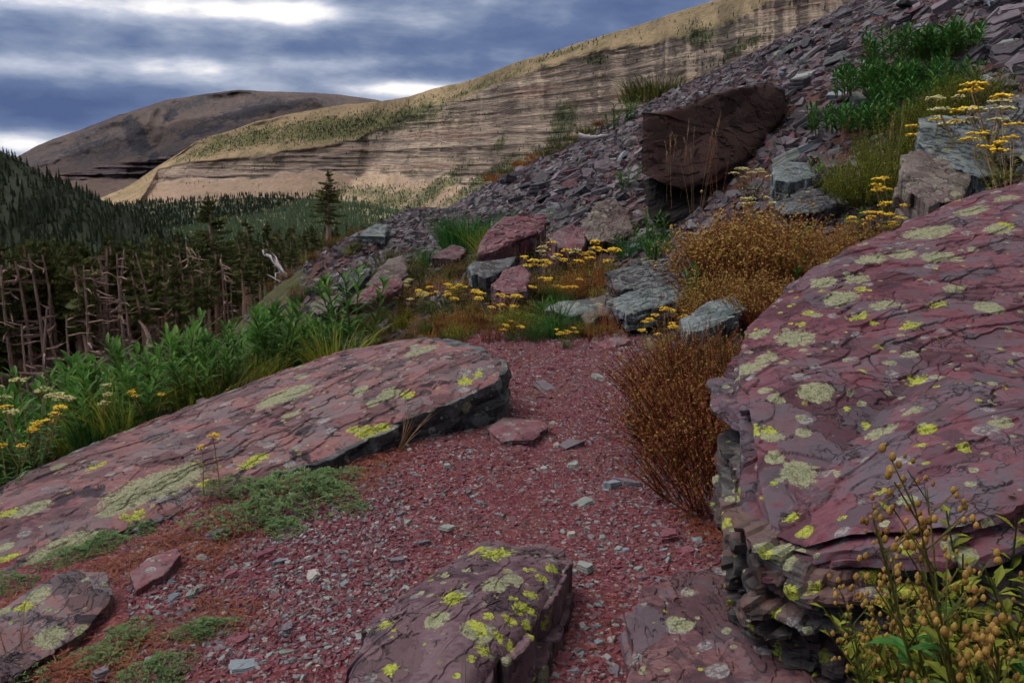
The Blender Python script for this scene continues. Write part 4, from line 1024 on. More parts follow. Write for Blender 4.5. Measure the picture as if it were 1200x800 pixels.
# stones one can pick out on the trail, with their places
for px, py, w, colour, lb in [
    (682, 587, 24, 'grey-green', 'pale pointed grey-green shard standing out in the middle of the trail'),
    (673, 543, 22, 'grey-green', 'grey-green triangular shard near the upper middle of the trail'),
    (652, 519, 14, 'pale', 'small pale chip above the triangular shard on the trail'),
    (688, 664, 24, 'grey-green', 'angular grey stone right of the boulder in the trail'),
    (670, 625, 18, 'pale', 'pale tan pebble above the boulder in the trail'),
    (660, 770, 26, 'purple', 'maroon block of shale at the bottom of the trail'),
    (672, 783, 14, 'blue-grey', 'blue pebble beside the maroon block at the bottom of the trail'),
    (703, 752, 14, 'blue-grey', 'small round grey-blue pebble low on the trail'),
    (525, 615, 24, 'grey-green', 'oblong grey-green stone upslope from the boulder in the trail'),
    (497, 635, 16, 'mauve-grey', 'mauve stone left of the oblong grey-green stone'),
    (465, 655, 18, 'mauve-grey', 'thin mauve flake on the gravel left of the boulder'),
    (368, 673, 28, 'pale', 'pale grey flake below the green mat plant'),
    (290, 776, 36, 'blue-grey', 'flat blue-grey stone on the gravel near the bottom edge'),
    (333, 762, 20, 'grey-green', 'small grey-green flake right of the flat blue-grey stone'),
    (338, 735, 24, 'mauve-grey', 'mauve stone lying upslope of the flat blue-grey stone'),
    (279, 745, 28, 'purple', 'purple flake above the flat blue-grey stone'),
    (385, 714, 14, 'blue-grey', 'small bluish chip on the gravel beside the boulder foot'),
    (308, 648, 28, 'purple', 'purple flake just below the green mat plant'),
    (257, 628, 26, 'mauve-grey', 'dusty mauve flake in the rusty needles below the mat plant'),
    (327, 658, 20, 'blue-grey', 'blue-grey flake below the purple flakes'),
    (266, 672, 24, 'purple', 'crimson flake on the gravel left of the trail'),
    (238, 651, 18, 'grey-green', 'small grey-green chip near the maroon splinter'),
    (735, 565, 34, 'mauve-grey', 'large mauve slate flake at the right side of the trail'),
    (716, 567, 22, 'blue-grey', 'blue-grey flake touching the large mauve slate flake'),
    (785, 628, 44, 'purple', 'broad maroon slab at the right trail edge'),
    (800, 645, 26, 'purple', 'maroon slab overlapping the broad maroon slab'),
    (818, 632, 18, 'blue-grey', 'upright bluish chip at the right edge of the trail'),
    (783, 560, 20, 'mauve-grey', 'small mauve flake beneath the russet shrub'),
    (548, 575, 18, 'mauve-grey', 'mauve pebble pair stone left of the trail centre'),
    (525, 545, 16, 'grey-green', 'small grey-green chip below the end of the long slab'),
    (620, 545, 14, 'purple', 'purple pebble near the trail centre'),
    (650, 494, 12, 'pale', 'tiny pale chip high on the trail'),
    (668, 520, 30, 'mauve-grey', 'flat mauve flake beside the small pale chip'),
    (640, 452, 30, 'mauve-grey', 'low mauve flake far up the trail'),
    (645, 430, 20, 'purple', 'flat purple slab at the far end of the trail'),
    (700, 440, 24, 'grey-green', 'grey-green flake far up the trail on the right'),
    (590, 470, 24, 'grey-green', 'grey-green chip tight against the end of the long slab'),
    (680, 700, 22, 'purple', 'purple flake on the trail right of the boulder'),
    (730, 642, 14, 'blue-grey', 'little blue chip on the trail right of the pale pebble'),
    (120, 790, 30, 'mauve-grey', 'mauve flake among the mat plants at the bottom left'),
    (200, 700, 20, 'blue-grey', 'blue-grey chip below the maroon splinter'),
    (228, 695, 18, 'grey-green', 'grey-green pebble below the rusty needles'),
    (168, 735, 26, 'purple', 'purple flake between the corner slab and the mat plants')]:
    q = G(px, py+3); d = np.linalg.norm(q-CAM)
    if d > 12: continue
    place_stone(q[0], q[1], w/F*d*1.15, colour, lb, None, tilt=.10, flat=1.1)
# further loose stones: those that nothing tells apart share their label
names = ['purple', 'grey-green', 'blue-grey', 'mauve-grey', 'pale']
cnt = 0
while cnt < 140:
    px, py = rng.uniform(180, 860), rng.uniform(395, 790)
    q = G(px, py); xcq, hwq = trail_c(q[1])
    if q[1] > 6.6 or q[0]-xcq > hwq+.15 or q[0] < -1.35: continue
    if 395 < px < 665 and 625 < py: continue
    if px < 580 and py < 560-(px-400)*.2 : continue
    if rng.random() > .35+.65*sst(0, .6, abs(q[0]-xcq)): continue
    cc = names[int(rng.choice(5, p=[.38, .2, .18, .19, .05]))]
    side_ = 'left verge of the trail' if q[0] < xcq-.35 else 'right verge of the trail' if q[0] > xcq+.35 else 'trodden middle of the trail'
    place_stone(q[0], q[1], float(rng.uniform(.022, .055)), cc, f'small {cc} shale chip loose on the {side_}', f'{cc} chips on the {side_}', tilt=.18)
    cnt += 1

def chips(name, xy, size, mat, label, tilt=.25, along=None, thick=(.12, .35), kind='stuff', sink=.25, bias=None):
    """angular five- and six-sided flakes, all in one mass"""
    n = len(xy); K = 6
    th = (np.arange(K)+rng.random((n, K))*.7)*2*math.pi/K
    rr = size[:, None]*.5*(.55+.55*rng.random((n, K)))
    asp = .5+.5*rng.random(n)
    px = rr*np.cos(th); py = rr*np.sin(th)*asp[:, None]
    tk = size*rng.uniform(*thick, n)
    x, y = xy[:, 0], xy[:, 1]; z = ground_z(x, y)
    e = .2
    dx = (ground_z(x+e, y, False)-ground_z(x-e, y, False))/(2*e); dy = (ground_z(x, y+e, False)-ground_z(x, y-e, False))/(2*e)
    N = np.stack([-dx, -dy, np.ones(n)], -1); N /= np.linalg.norm(N, axis=1)[:, None]
    if bias is not None: N = N+np.asarray(bias)
    N = N+rng.normal(0, tilt, (n, 3))*np.array([1, 1, .3]); N /= np.linalg.norm(N, axis=1)[:, None]
    yaw = rng.random(n)*6.283 if along is None else rng.normal(along, .5, n)
    a = np.cross(N, np.array([0, 1, 0.])); a /= np.linalg.norm(a, axis=1)[:, None]; b = np.cross(N, a)
    U = a*np.cos(yaw)[:, None]+b*np.sin(yaw)[:, None]; W = np.cross(N, U)
    c = np.stack([x, y, z], -1)-N*(tk*sink)[:, None]
    bot = c[:, None]+U[:, None]*px[..., None]+W[:, None]*py[..., None]
    shr = .80+.15*rng.random((n, 1, 1)); sl = rng.normal(0, .18, (n, 2))
    hh = tk[:, None]+px*sl[:, :1]+py*sl[:, 1:]
    topc = c[:, None]+U[:, None]*px[..., None]*shr+W[:, None]*py[..., None]*shr+N[:, None]*hh[..., None]
    V = np.concatenate([bot, topc], 1).reshape(-1, 3)
    i = (np.arange(n)*2*K)[:, None]; k = np.arange(K)[None]
    q = np.stack([i+k, i+(k+1) % K, i+K+(k+1) % K, i+K+k], -1).reshape(-1, 4)
    t1 = np.stack([i+K+0*k[:, :K-2], i+K+k[:, 1:K-1], i+K+k[:, 2:K]], -1).reshape(-1, 3)
    o = obj(name, mesh_np(name, V, [q, t1], mat, {'tint': np.repeat(rng.random(n), 2*K)}))
    tag(o, label, name, kind=kind) if kind != 'stuff' else tag(o, label, name, kind='stuff')
    return o
# trail gravel
n = 62000
y = 1.7+5.4*rng.random(n)**1.25; xcq, hwq = trail_c(y); x = xcq+hwq*rng.normal(0, .70, n)
ok = (x-xcq < hwq*1.35)
x, y = x[ok], y[ok]
edge_ = np.abs(x-trail_c(y)[0])/trail_c(y)[1]
sz = .004+.021*rng.random(len(x))**3.2*(.5+1.0*np.minimum(edge_, 1.3))
chips('gravel', np.c_[x, y], sz, M['chips'], 'fine maroon and grey shale gravel strewn over the trail', .3)
# cooler, coarser litter of chips on the left verge and right edge
n = 16000
px = rng.uniform(110, 470, n); d = rng.uniform(2.05, 3.5, n)
x = (px-600)/F*d; y = d*.99
ok = (x > -1.75) & (y > 1.75)
chips('gravel', np.c_[x, y][ok], .007+.024*rng.random(ok.sum())**2.4, M['chips_cool'], 'coarser blue-grey and purple shale chips left of the trail', .3)
n = 5000
y = 1.9+4.8*rng.random(n); xcq, hwq = trail_c(y); x = xcq+hwq+rng.normal(.05, .17, n)
chips('gravel', np.c_[x, y], .006+.03*rng.random(n)**2.2, M['chips_cool'], 'loose shale chips along the right trail edge', .3)

n = 6500
y = 1.8+4.9*rng.random(n)**1.1; xcq, hwq = trail_c(y); x = xcq+hwq*rng.normal(0, .75, n)
chips('gravel', np.c_[x, y], .014+.030*rng.random(n)**2.5, M['chips_cool'], 'larger flat shale flakes strewn over the trail', .22, thick=(.10, .22))
# scree slope: about 300 stones as things, the rest as one mass
cand = []
while len(cand) < 290:
    px = rng.uniform(560, 1200); py = rng.uniform(-10, 300); q = G(px, py)
    if q[1] > 24 or q[1] < 6.6: continue
    if q[0]-trail_c(q[1])[0]-trail_c(q[1])[1] < .35: continue
    if 750 < px < 925 and py > 90: continue
    if px > 960 and py > 130: continue
    if 990 < px < 1140 and 30 < py < 115: continue
    if 745 < px < 885 and 60 < py < 262: continue
    cand.append((px, py, q))
zones = lambda px, py: ('above the rusty block' if px > 740 and py < 110 and px < 960 else 'at the top of the scree' if py < 60 else 'right of the rusty block' if px > 915 else 'on its lower left edge' if px < 680 else 'between the flower bank and the rusty block')
for px, py, q in cand:
    d = q[1]; cc = ['dark slate', 'mauve-grey', 'purple', 'blue-grey', 'grey-green'][int(rng.choice(5, p=[.46, .34, .08, .07, .05]))]
    s = float(rng.uniform(.15, .42))*(1+.022*d)
    zn = zones(px, py); cc = 'dull purple' if cc == 'purple' else cc
    place_stone(q[0], q[1], s, cc, f'flat {cc} slab in the scree {zn}', f'{cc} slabs {zn}', tilt=.22, lift=.02, flat=1.2, oname='shale_plate', cat='slab')
n = 44000
d = 6.0+20*rng.random(n)**.8; px = rng.uniform(480, 1330, n); x = (px-600)/F*d; y = d
r = x-trail_c(y)[0]-trail_c(y)[1]
ok = (r > .25+.5*rng.random(n)) & ((px < 960) | (y > 7.2)) & ~((x > .6) & (x < 3.3) & (y < 4.5))
x, y = x[ok], y[ok]
hpx, hpy, hd_ = proj(np.stack([x, y, ground_z(x, y)], -1)); ok = ~((hpx > 756) & (hpx < 905) & (hpy > 196) & (hpy < 258-(hpx-756)*.30)); x, y = x[ok], y[ok]
chips('scree', np.c_[x, y], (.05+.27*rng.random(len(x))**2.6)*(.75+.015*y), M['scree'], 'slope of tumbled dark and purple shale slabs', .24, thick=(.08, .24))
n = 3500
y = rng.uniform(3.5, 8, n); xcq, hwq = trail_c(y); x = xcq+hwq+.2+rng.random(n)*3.4
chips('scree', np.c_[x, y], .04+.12*rng.random(n)**2, M['scree'], 'small dark stones on the bank behind the huge boulder', .25)
n = 16000
y = rng.uniform(7.5, 22, n); xcq, hwq = trail_c(y); x = xcq+rng.normal(0, 1.3, n)+.2
chips('scree', np.c_[x, y], .03+.20*rng.random(n)**2.2, M['scree'], 'purple shale fragments along the far trail on the slope edge', .25)
# ---------------------------------------------------------------- conifers
def conifer_data(seed, h, crown0, w, lean=0.0, mat='needle', dens=1.0, flag=0.0):
    """trunk mesh and crown mesh: whorls of drooping boughs with ragged needle sprays"""
    r = np.random.default_rng(seed)
    w = w*.74
    tr = MB(); cr = MB()
    zs = np.linspace(0, h, 9); bend = r.normal(0, .012*h, 2)
    def ax(z): q = z/h; return np.array([bend[0]*math.sin(q*3)+lean*z, bend[1]*math.sin(q*2.4), z])
    tr.tube([ax(z) for z in zs], [.026*h*(1-.92*z/h)+.008 for z in zs], 6)
    # dead snapped twigs on the bare trunk
    for z in np.arange(.12*h, crown0*h+.1*h, .045*h):
        for _ in range(2):
            a = r.random()*6.283; L = w*(.35+.5*r.random())
            p0 = ax(z); d = np.array([math.cos(a), math.sin(a), -.15-.3*r.random()])
            tr.tube([p0, p0+d*L*.5, p0+d*L+np.array([0, 0, .1*L])], [.010*h*.35, .006*h*.4, .002], 3)
    z = crown0*h
    while z < h*.985:
        q = (z/h-crown0)/(1-crown0); rad = w*(1-q)**.75*(.55+.65*r.random())*(.55+.9*min(1, q*3+.35)) + .03*h*.6
        nb = r.integers(4, 7)
        for b in range(nb):
            if r.random() > .9*dens+.1: continue
            a = r.random()*6.283; L = rad*(.6+.6*r.random())*(1+flag*math.cos(a)); d = np.array([math.cos(a), math.sin(a), 0.])
            p0 = ax(z); dz = -.25-.25*(1-q)+.35*q
            tilt = .1+.15*r.random(); t = r.random()
            for k in range(7):
                u = (k+.7)/7; c = p0+d*L*u+np.array([0, 0, dz*L*u+.28*L*u*u])
                ww = L*.34*(1-u*.55)*(.6+.7*r.random())+.02
                for s in (-1, 1):
                    sd = np.array([-d[1], d[0], 0])*s
                    e = c+sd*ww+d*ww*.7+np.array([0, 0, -tilt*ww*(1+r.random())])
                    up = np.array([0, 0, .10*ww+.012*h*r.random()])
                    cr.add([c-d*ww*.35+up*.3, c+up*1.2, e, c-d*ww*.1-up*1.3+sd*ww*.35], [(0, 1, 2), (0, 2, 3)], None, min(1, max(0, t*.5+r.random()*.5)))
        z += h*.026*(.7+.6*r.random())
    # leader
    cr.tube([ax(h*.97), ax(h)+np.array([0, 0, .03*h])], [.02*h*.5, .004], 4)
    return tr, cr
bark = M['bark']
con = []
for i, (h, c0_, w, ln) in enumerate([(5.2, .45, .60, .02), (5.8, .58, .52, -.05), (4.6, .48, .62, .04), (6.2, .64, .55, .0), (5.0, .30, .70, -.03), (4.2, .12, .62, .03), (5.6, .66, .58, .07), (5.4, .55, .46, -.02)]):
    tr, cr = conifer_data(300+i, h, c0_, w, ln, dens=.72, flag=.25 if i % 2 else 0)
    con.append((h, tr.data('trunk', bark), cr.data('crown', M['needle'])))
def snag_data(seed, h, lean, n=16, curl=.3, forks=0, mat='snag'):
    r = np.random.default_rng(seed); tr = MB()
    zs = np.linspace(0, h, 10); ph = r.random()*6
    ax = lambda z: np.array([lean*z+curl*.06*h*math.sin(z/h*4+ph), curl*.04*h*math.cos(z/h*3+ph), z])
    tr.tube([ax(z) for z in zs], [.015*h*(1-.8*z/h)+.006 for z in zs], 6)
    br = MB()
    for _ in range(n):
        z = h*(.2+.78*r.random()); a = r.random()*6.283; L = h*(.06+.14*r.random())
        d = np.array([math.cos(a), math.sin(a)*.7, -.25+.5*r.random()]); p0 = ax(z)
        br.tube([p0, p0+d*L*.5, p0+d*L+np.array([0, 0, r.normal(0, .2)*L])], [.007*h, .0045*h, .002], 3)
    return tr.data('trunk', M[mat]), br.data('branch', M[mat])
snags = [snag_data(400+i, 4.5, l, 18) for i, l in enumerate([.05, -.1, .15, -.25])]
def tree(x, y, kind, s, label, group, rz=None, sink=.15, name='conifer', z=None):
    e = bpy.data.objects.new(name, None); e.location = (x, y, float(ground_z(x, y))-sink if z is None else z); e.rotation_euler = (0, 0, rng.random()*6.283 if rz is None else rz)
    e.scale = (s, s, s); C.objects.link(e); e.empty_display_size = .3
    tag(e, label, 'tree', group)
    if kind >= 0:
        h, a, b = con[kind]; obj('trunk', a, parent=e); obj('crown', b, parent=e)
    else:
        a, b = snags[-kind-1]; obj('trunk', a, parent=e); obj('branch', b, parent=e)
    return e
def tree_at(px, d, top_py, kind, label, group=None, rz=None, fat=1.0):
    q = GD(px, d); p = P(px, top_py, d); h = con[kind][0] if kind >= 0 else 4.5
    e = tree(q[0], q[1], kind, min(2.2, max(.4, (p[2]-q[2]+.1)/h)), label, group, rz)
    e.scale = (e.scale[0]*fat, e.scale[1]*fat, e.scale[2]); return e
# the ones that stand out, from the photo
tree_at(386, 30, 199, 0, 'tall ragged conifer standing above all its neighbours at the slope edge', rz=0, fat=1.6)
tree_at(266, 31, 229, 4, 'full dark conifer with a rounded top rising over the middle of the wood', rz=1, fat=1.5)
tree_at(372, 33, 262, 2, 'short conifer crowding the left side of the tallest ragged conifer', fat=1.5)
tree_at(310, 35, 256, 6, 'leaning conifer with a bare red trunk left of the dead grey snag', rz=3.1, fat=1.5)
tree_at(322, 36, 258, 4, 'bushy conifer right behind the leaning red-trunked conifer', fat=1.5)
tree_at(348, 33.5, 262, -4, 'dead leaning red-grey tree with comb-like broken branches', rz=0)
tree_at(290, 36, 268, 7, 'slim conifer in the gap right of the full dark conifer', fat=1.4)
tree_at(395, 36, 262, 5, 'small conifer tucked behind the tallest ragged conifer')
tree_at(412, 37, 275, 5, 'small dark conifer right of the tallest ragged conifer')
tree_at(425, 45, 262, 5, 'little conifer on the brink above the bleached branches')
for i, (px, d, t, k) in enumerate([(12, 27, 300, 1), (45, 27, 305, 3), (78, 28, 282, 7), (108, 28, 290, 1), (132, 29, 300, 6), (160, 28, 282, 3), (182, 30, 290, 1), (205, 30, 275, 6), (228, 31, 285, 3), (248, 31, 280, 1), (30, 31, 280, 2), (95, 33, 272, 0), (145, 34, 270, 0), (190, 35, 268, 4)]):
    tree_at(px, d, t, k, f'conifer with a long bare trunk in the near rank of the wood, number {i+1} from its left end' if False else ['lanky', 'slender', 'ragged', 'dense', 'thin-topped', 'drooping', 'broad', 'bare-stemmed', 'crooked', 'straight', 'bushy', 'dark', 'tapering', 'crowded'][i]+' conifer at the near edge of the wood above the leafy plants', 'conifers along the near edge of the wood')
rs_ = np.random.default_rng(44)
extra = [(float(rs_.uniform(-10, 345)), float(rs_.uniform(25.5, 28.5)), float(rs_.uniform(280, 330)), int(rs_.choice([-1, -2, -3, 6, 3, 1], p=[.14, .1, .08, .28, .24, .16]))) for _ in range(46)]
for i, (px, d, t, k) in enumerate(extra+[(60, 26, 298, -1), (130, 27, 285, -2), (152, 27, 300, -3), (214, 27, 300, -1), (262, 29, 325, -2), (100, 24.5, 360, -3), (180, 27, 330, -1), (22, 26, 310, -2), (290, 31, 320, -3), (238, 28, 340, -2), (42, 25, 370, -1), (330, 32, 310, -3), (10, 25, 320, -2), (75, 26, 290, -1), (115, 23.5, 345, -1), (145, 26, 305, -2), (168, 24.5, 335, -1), (198, 27, 292, -3), (226, 27, 290, -1), (250, 28, 290, -2), (275, 26.5, 325, -1), (305, 30, 285, -3), (55, 22.5, 350, -3), (92, 22, 360, -1), (318, 29, 322, -1)]):
    if k < 0: tree_at(px, d, t, k, 'bare dead pole-like tree among the conifers above the leafy plants', 'dead trees at the near edge of the wood')
    else: tree_at(px, d, t-14, k, 'lanky conifer with a small crown on a long bare reddish trunk above the leafy plants', 'bare-trunked conifers above the leafy plants')
# ranks behind
n = 0; tries = 0
while n < 262 and tries < 5000:
    tries += 1
    px = rng.uniform(-60, 430); d = 25.5+52*rng.random()**2.3
    q = GD(px, d)
    if q[0] > -5.0-(d-25)*.06 or (d < 28.5 and px < 330): continue
    lim = np.interp(px, [0, 150, 420], [262, 268, 262])+rng.uniform(0, 30); hmax = P(px, lim, d)[2]-q[2]
    if hmax < 1.5: continue
    k = int(rng.choice(8, p=[.14, .16, .12, .16, .12, .06, .12, .12]))
    zone = 'lower left part' if px < 150 else 'middle' if px < 280 else 'upper end'
    tree(q[0], q[1], k, float(min(rng.uniform(1.05, 1.6), hmax/con[k][0])), f'dark mountain conifer massed in the {zone} of the wood', f'conifers massed in the {zone} of the wood'); n += 1
# the rest of that wood, smaller and further down the slope
NP_ = 4200
y = rng.uniform(60, 330, NP_); x = -8-(y*.9)*rng.random(NP_)
z = ground_z(x, y); h = rng.uniform(3.5, 7, NP_)
pq = proj(np.c_[x, y, z+h]); ok = (pq[1] > 258) | (pq[0] < 200)
cone_trees('forest', np.c_[x, y, z-.3][ok], h[ok], h[ok]*.16, M['needlefar'], 'dark conifer wood continuing down the slope behind the near trees')
# little firs beyond the skyline of the slope
for i in range(26):
    px = 425+i*5.6+rng.uniform(-2, 2); d = rng.uniform(60, 85); tpy = np.interp(px, [425, 480, 570], [268, 246, 238])+rng.uniform(-6, 7)
    p = P(px, tpy, d); q = P(px, tpy+rng.uniform(34, 50), d)
    tree(p[0], p[1], 5, (p[2]-q[2])/4.2, 'small dark fir peeping over the skyline of the slope', 'small firs over the skyline', z=q[2])
# slope that carries them
u = np.linspace(395, 640, 50); k = np.linspace(0, 1, 16); U3, K3 = np.meshgrid(u, k, indexing='ij')
sp3 = P(U3, np.interp(U3, [395, 425, 480, 570, 640], [300, 285, 268, 262, 262])+6+K3*60, 92-50*K3)
tag(obj('hill', mesh_np('hill', sp3.reshape(-1, 3), grid_faces(50, 16), vm, None, True)), 'brushy shoulder just beyond the skyline of the slope', 'hill', kind='structure')
for i in range(60):
    px = rng.uniform(225, 425); d = 11+rng.random()*24; q = GD(px, d)
    tree_k = [('small_shrub', 'low dark green brush')]
    BRUSHQ = (px, d)
    brush_spots = globals().setdefault('brush_spots', []); brush_spots.append((px, d))
# fallen bleached logs and roots
def log(pts, r0, label, mat='bleach', twigs=6, seed=0, name='dead_log', cat='log', tl=.5):
    pts = np.array(pts); o0 = pts[0].copy(); r = np.random.default_rng(seed); m = MB(); b = MB()
    k = 10; t = np.linspace(0, 1, k); tt = np.linspace(0, 1, len(pts))
    cur = np.stack([np.interp(t, tt, pts[:, i]) for i in range(3)], -1)-o0
    L = np.linalg.norm(cur[-1]-cur[0]); cur = cur+r.normal(0, .012*L, cur.shape)
    m.tube(cur, r0*(1-.75*t)+.15*r0, 7)
    for _ in range(twigs):
        i = r.integers(1, k-1); d = r.normal(0, 1, 3); d[2] = abs(d[2])*.7; d /= np.linalg.norm(d); l = L*.22*tl*(.5+r.random())
        b.tube([cur[i], cur[i]+d*l*.6, cur[i]+d*l+r.normal(0, .2*l, 3)], [r0*.4, r0*.25, r0*.06], 4)
    o = obj(name, m.data(name, M[mat], True), tuple(o0)); tag(o, label, cat)
    if twigs: obj('branch', b.data('branch', M[mat]), parent=o)
    return o
log([P(346, 344, 22), P(336, 325, 22), P(322, 306, 22.4), P(309, 294, 22.8)], .09, 'pale leaning dead trunk at the edge of the wood near the upper leafy plants', twigs=7, seed=1, tl=1.2)
log([P(371, 330, 20), P(370, 318, 20), P(376, 307, 20)], .07, 'short white forked stump right of the pale leaning dead trunk', twigs=3, seed=2, name='stump', cat='stump', tl=1.4)
log([P(176, 408, 22), P(174, 392, 22), P(163, 376, 22)], .08, 'curved grey stub of trunk at the foot of the wood', 'snag', 2, 3, 'stump', 'stump')
for i, (a, b_) in enumerate([((423, 288), (458, 276)), ((430, 278), (452, 288)), ((426, 284), (444, 273))]):
    log([P(a[0], a[1], 15), P((a[0]+b_[0])/2, (a[1]+b_[1])/2-3, 15), P(b_[0], b_[1], 15)], .05, ['longest of the bleached branches heaped at the slope edge', 'middle branch crossing the bleached heap at the slope edge', 'short branch on top of the bleached heap at the slope edge'][i], twigs=9, seed=10+i, name='bleached_branch', cat='branch', tl=1.0)
log([P(678, 160, 17), P(695, 162, 17), P(712, 158, 17.2)], .07, 'bleached driftwood branch lying on the scree skyline', twigs=5, seed=20, name='bleached_branch', cat='branch')

# ---------------------------------------------------------------- plants
def leafy(seed, n=5, h=.5, LL=.17, w=.030, spread=.12, nl=26, mat='fire'):
    r = np.random.default_rng(seed); st = MB(); lf = MB()
    for s in range(n):
        a = r.random()*6.283; p0 = np.array([math.cos(a), math.sin(a), 0])*spread*r.random(); hh = h*(.65+.45*r.random())
        ln = np.array([math.cos(a), math.sin(a), 0])*hh*(.10+.25*r.random())
        pt = lambda q: p0+ln*q**1.5+np.array([0, 0, hh*q])
        st.tube([pt(q) for q in np.linspace(0, 1, 5)], [.006, .0055, .005, .004, .002], 4, .6)
        for i in range(nl):
            q = .12+.88*i/nl; aa = i*2.4+r.normal(0, .25); up = .65+1.1*q**2
            L = LL*(.75+.5*r.random())*(1.05-.45*q**3)
            lf.leaf(pt(q), (math.cos(aa), math.sin(aa), up), L, w*(.7+.5*r.random()), .20+.35*r.random()*(1-q*.6), .3, np.clip(r.normal(.45, .22), 0, 1))
    return st.data('stem', M['olive']), lf.data('foliage', M[mat])
def tuft(seed, n=90, h=.3, w=.004, spread=.06, fan=.45, mat='ygreen', curve=.5):
    r = np.random.default_rng(seed); m = MB()
    for _ in range(n):
        a = r.random()*6.283; p0 = np.array([math.cos(a), math.sin(a), 0])*spread*r.random()**.5; d = np.array([math.cos(a), math.sin(a), 0]); L = h*(.45+.65*r.random()); f = fan*r.random()
        pts = [p0+d*L*f*q**1.6*(1+curve*q)+np.array([0, 0, L*(q-curve*.35*f*q*q)]) for q in np.linspace(0, 1, 5)]
        m.blade(pts, w*(.7+.6*r.random()), r.random(), r.random()*3.14)
    return m.data('foliage', M[mat])
def shrub(seed, w=.35, h=.35, n=70, leaf=.016, nl=14, mat='bush', stem='russet', heads=None, hr=.006, nh=1, upright=.8, lw=.4):
    """many fine stems set with little leaves, seed heads at the tips"""
    r = np.random.default_rng(seed); st = MB(); lf = MB(); hd = MB()
    for _ in range(n):
        a = r.random()*6.283; q0 = r.random()**.6; p0 = np.array([math.cos(a), math.sin(a), 0])*w*.55*q0
        d = np.array([math.cos(a)*q0*(1.2-upright), math.sin(a)*q0*(1.2-upright), 1.])+r.normal(0, .12, 3)*(1.3-upright)*1.6
        d /= np.linalg.norm(d); L = h*(1-.35*q0*q0)*(.6+.5*r.random())
        k = r.normal(0, .14, 3)*L; k[2] = 0
        pt = lambda q: p0+d*L*q+k*q*q
        st.tube([pt(0), pt(.5), pt(1)], [.0028, .002, .0012], 3, r.random())
        t0 = r.random()
        for i in range(nl):
            q = .15+.85*(i+r.random()*.6)/nl; aa = r.random()*6.283
            lf.leaf(pt(q), (math.cos(aa), math.sin(aa), .5+.5*r.random()), leaf*(.6+.8*r.random()), leaf*lw, .2, .3, np.clip(t0*.5+r.random()*.5, 0, 1), 1)
        if heads:
            for _ in range(nh):
                q = .6+.4*r.random(); aa = r.random()*6.283; e = pt(q)+np.array([math.cos(aa), math.sin(aa), 1.2])*hr*(1.5+4*r.random())
                hd.tube([pt(q), e], [.0008, .0008], 3, .5); hd.blob(e, hr*(.7+.6*r.random()), 1.2, r.random())
    out = [('stem', st.data('stem', M[stem])), ('foliage', lf.data('foliage', M[mat]))]
    if heads: out.append(('seed_sprays', hd.data('seed_sprays', M[heads])))
    return out
def umbel(seed, h=.3, n=1, r0=.03, mat='yellow', leaves=8, lmat='olive', lean=.15):
    r = np.random.default_rng(seed); st = MB(); lf = MB(); fl = MB()
    for s in range(n):
        a = r.random()*6.283; hh = h*(.7+.4*r.random()); d = np.array([math.cos(a)*lean, math.sin(a)*lean, 1]); p0 = np.array([math.cos(a), math.sin(a), 0])*.02*n**.5
        top_ = p0+d*hh
        st.tube([p0, p0+d*hh*.5+r.normal(0, .006, 3), top_], [.003, .0025, .002], 4, .4)
        for i in range(26):
            b = r.random()*6.283; q = r.random()**.5*r0*(.8+.3*r.random())
            c = top_+np.array([math.cos(b)*q, math.sin(b)*q, .012+.012*(1-(q/r0)**2)+r.normal(0, .002)])
            fl.blob(c, r0*.17*(.7+.6*r.random()), .7, r.random())
            if i % 3 == 0: st.tube([top_, c], [.0012, .0008], 3, .5)
        for i in range(leaves):
            q = .05+.6*r.random()**1.5; b = r.random()*6.283
            lf.leaf(p0+d*hh*q, (math.cos(b), math.sin(b), .6), .05+.04*r.random(), .010, .3, .3, r.random(), 2)
    return [('stem', st.data('stem', M['straw'])), ('foliage', lf.data('foliage', M[lmat])), ('blossom', fl.data('blossom', M[mat]))]
def stalks(seed, h=.6, n=5, mat='straw', spread=.06, lean=.18, head=True):
    r = np.random.default_rng(seed); m = MB(); hd = MB()
    for _ in range(n):
        a = r.random()*6.283; d = np.array([math.cos(a)*lean*r.random(), math.sin(a)*lean*r.random(), 1]); p0 = np.array([math.cos(a), math.sin(a), 0])*spread*r.random(); L = h*(.65+.4*r.random()); k = r.normal(0, .05, 3)*L
        pt = lambda q: p0+d*L*q+k*q*q
        m.tube([pt(q) for q in (0, .35, .7, 1)], [.0017, .0014, .0011, .0008], 3, r.random())
        if head:
            for i in range(14):
                q = .84+.16*i/14; b = r.random()*6.283; c = pt(q)
                hd.leaf(c, (math.cos(b)*.5, math.sin(b)*.5, 1), .022, .005, .1, .2, r.random(), 1)
    return [('stem', m.data('stem', M[mat]))]+([('seed_sprays', hd.data('seed_sprays', M['straw' if mat == 'straw' else 'redstraw']))] if head else [])
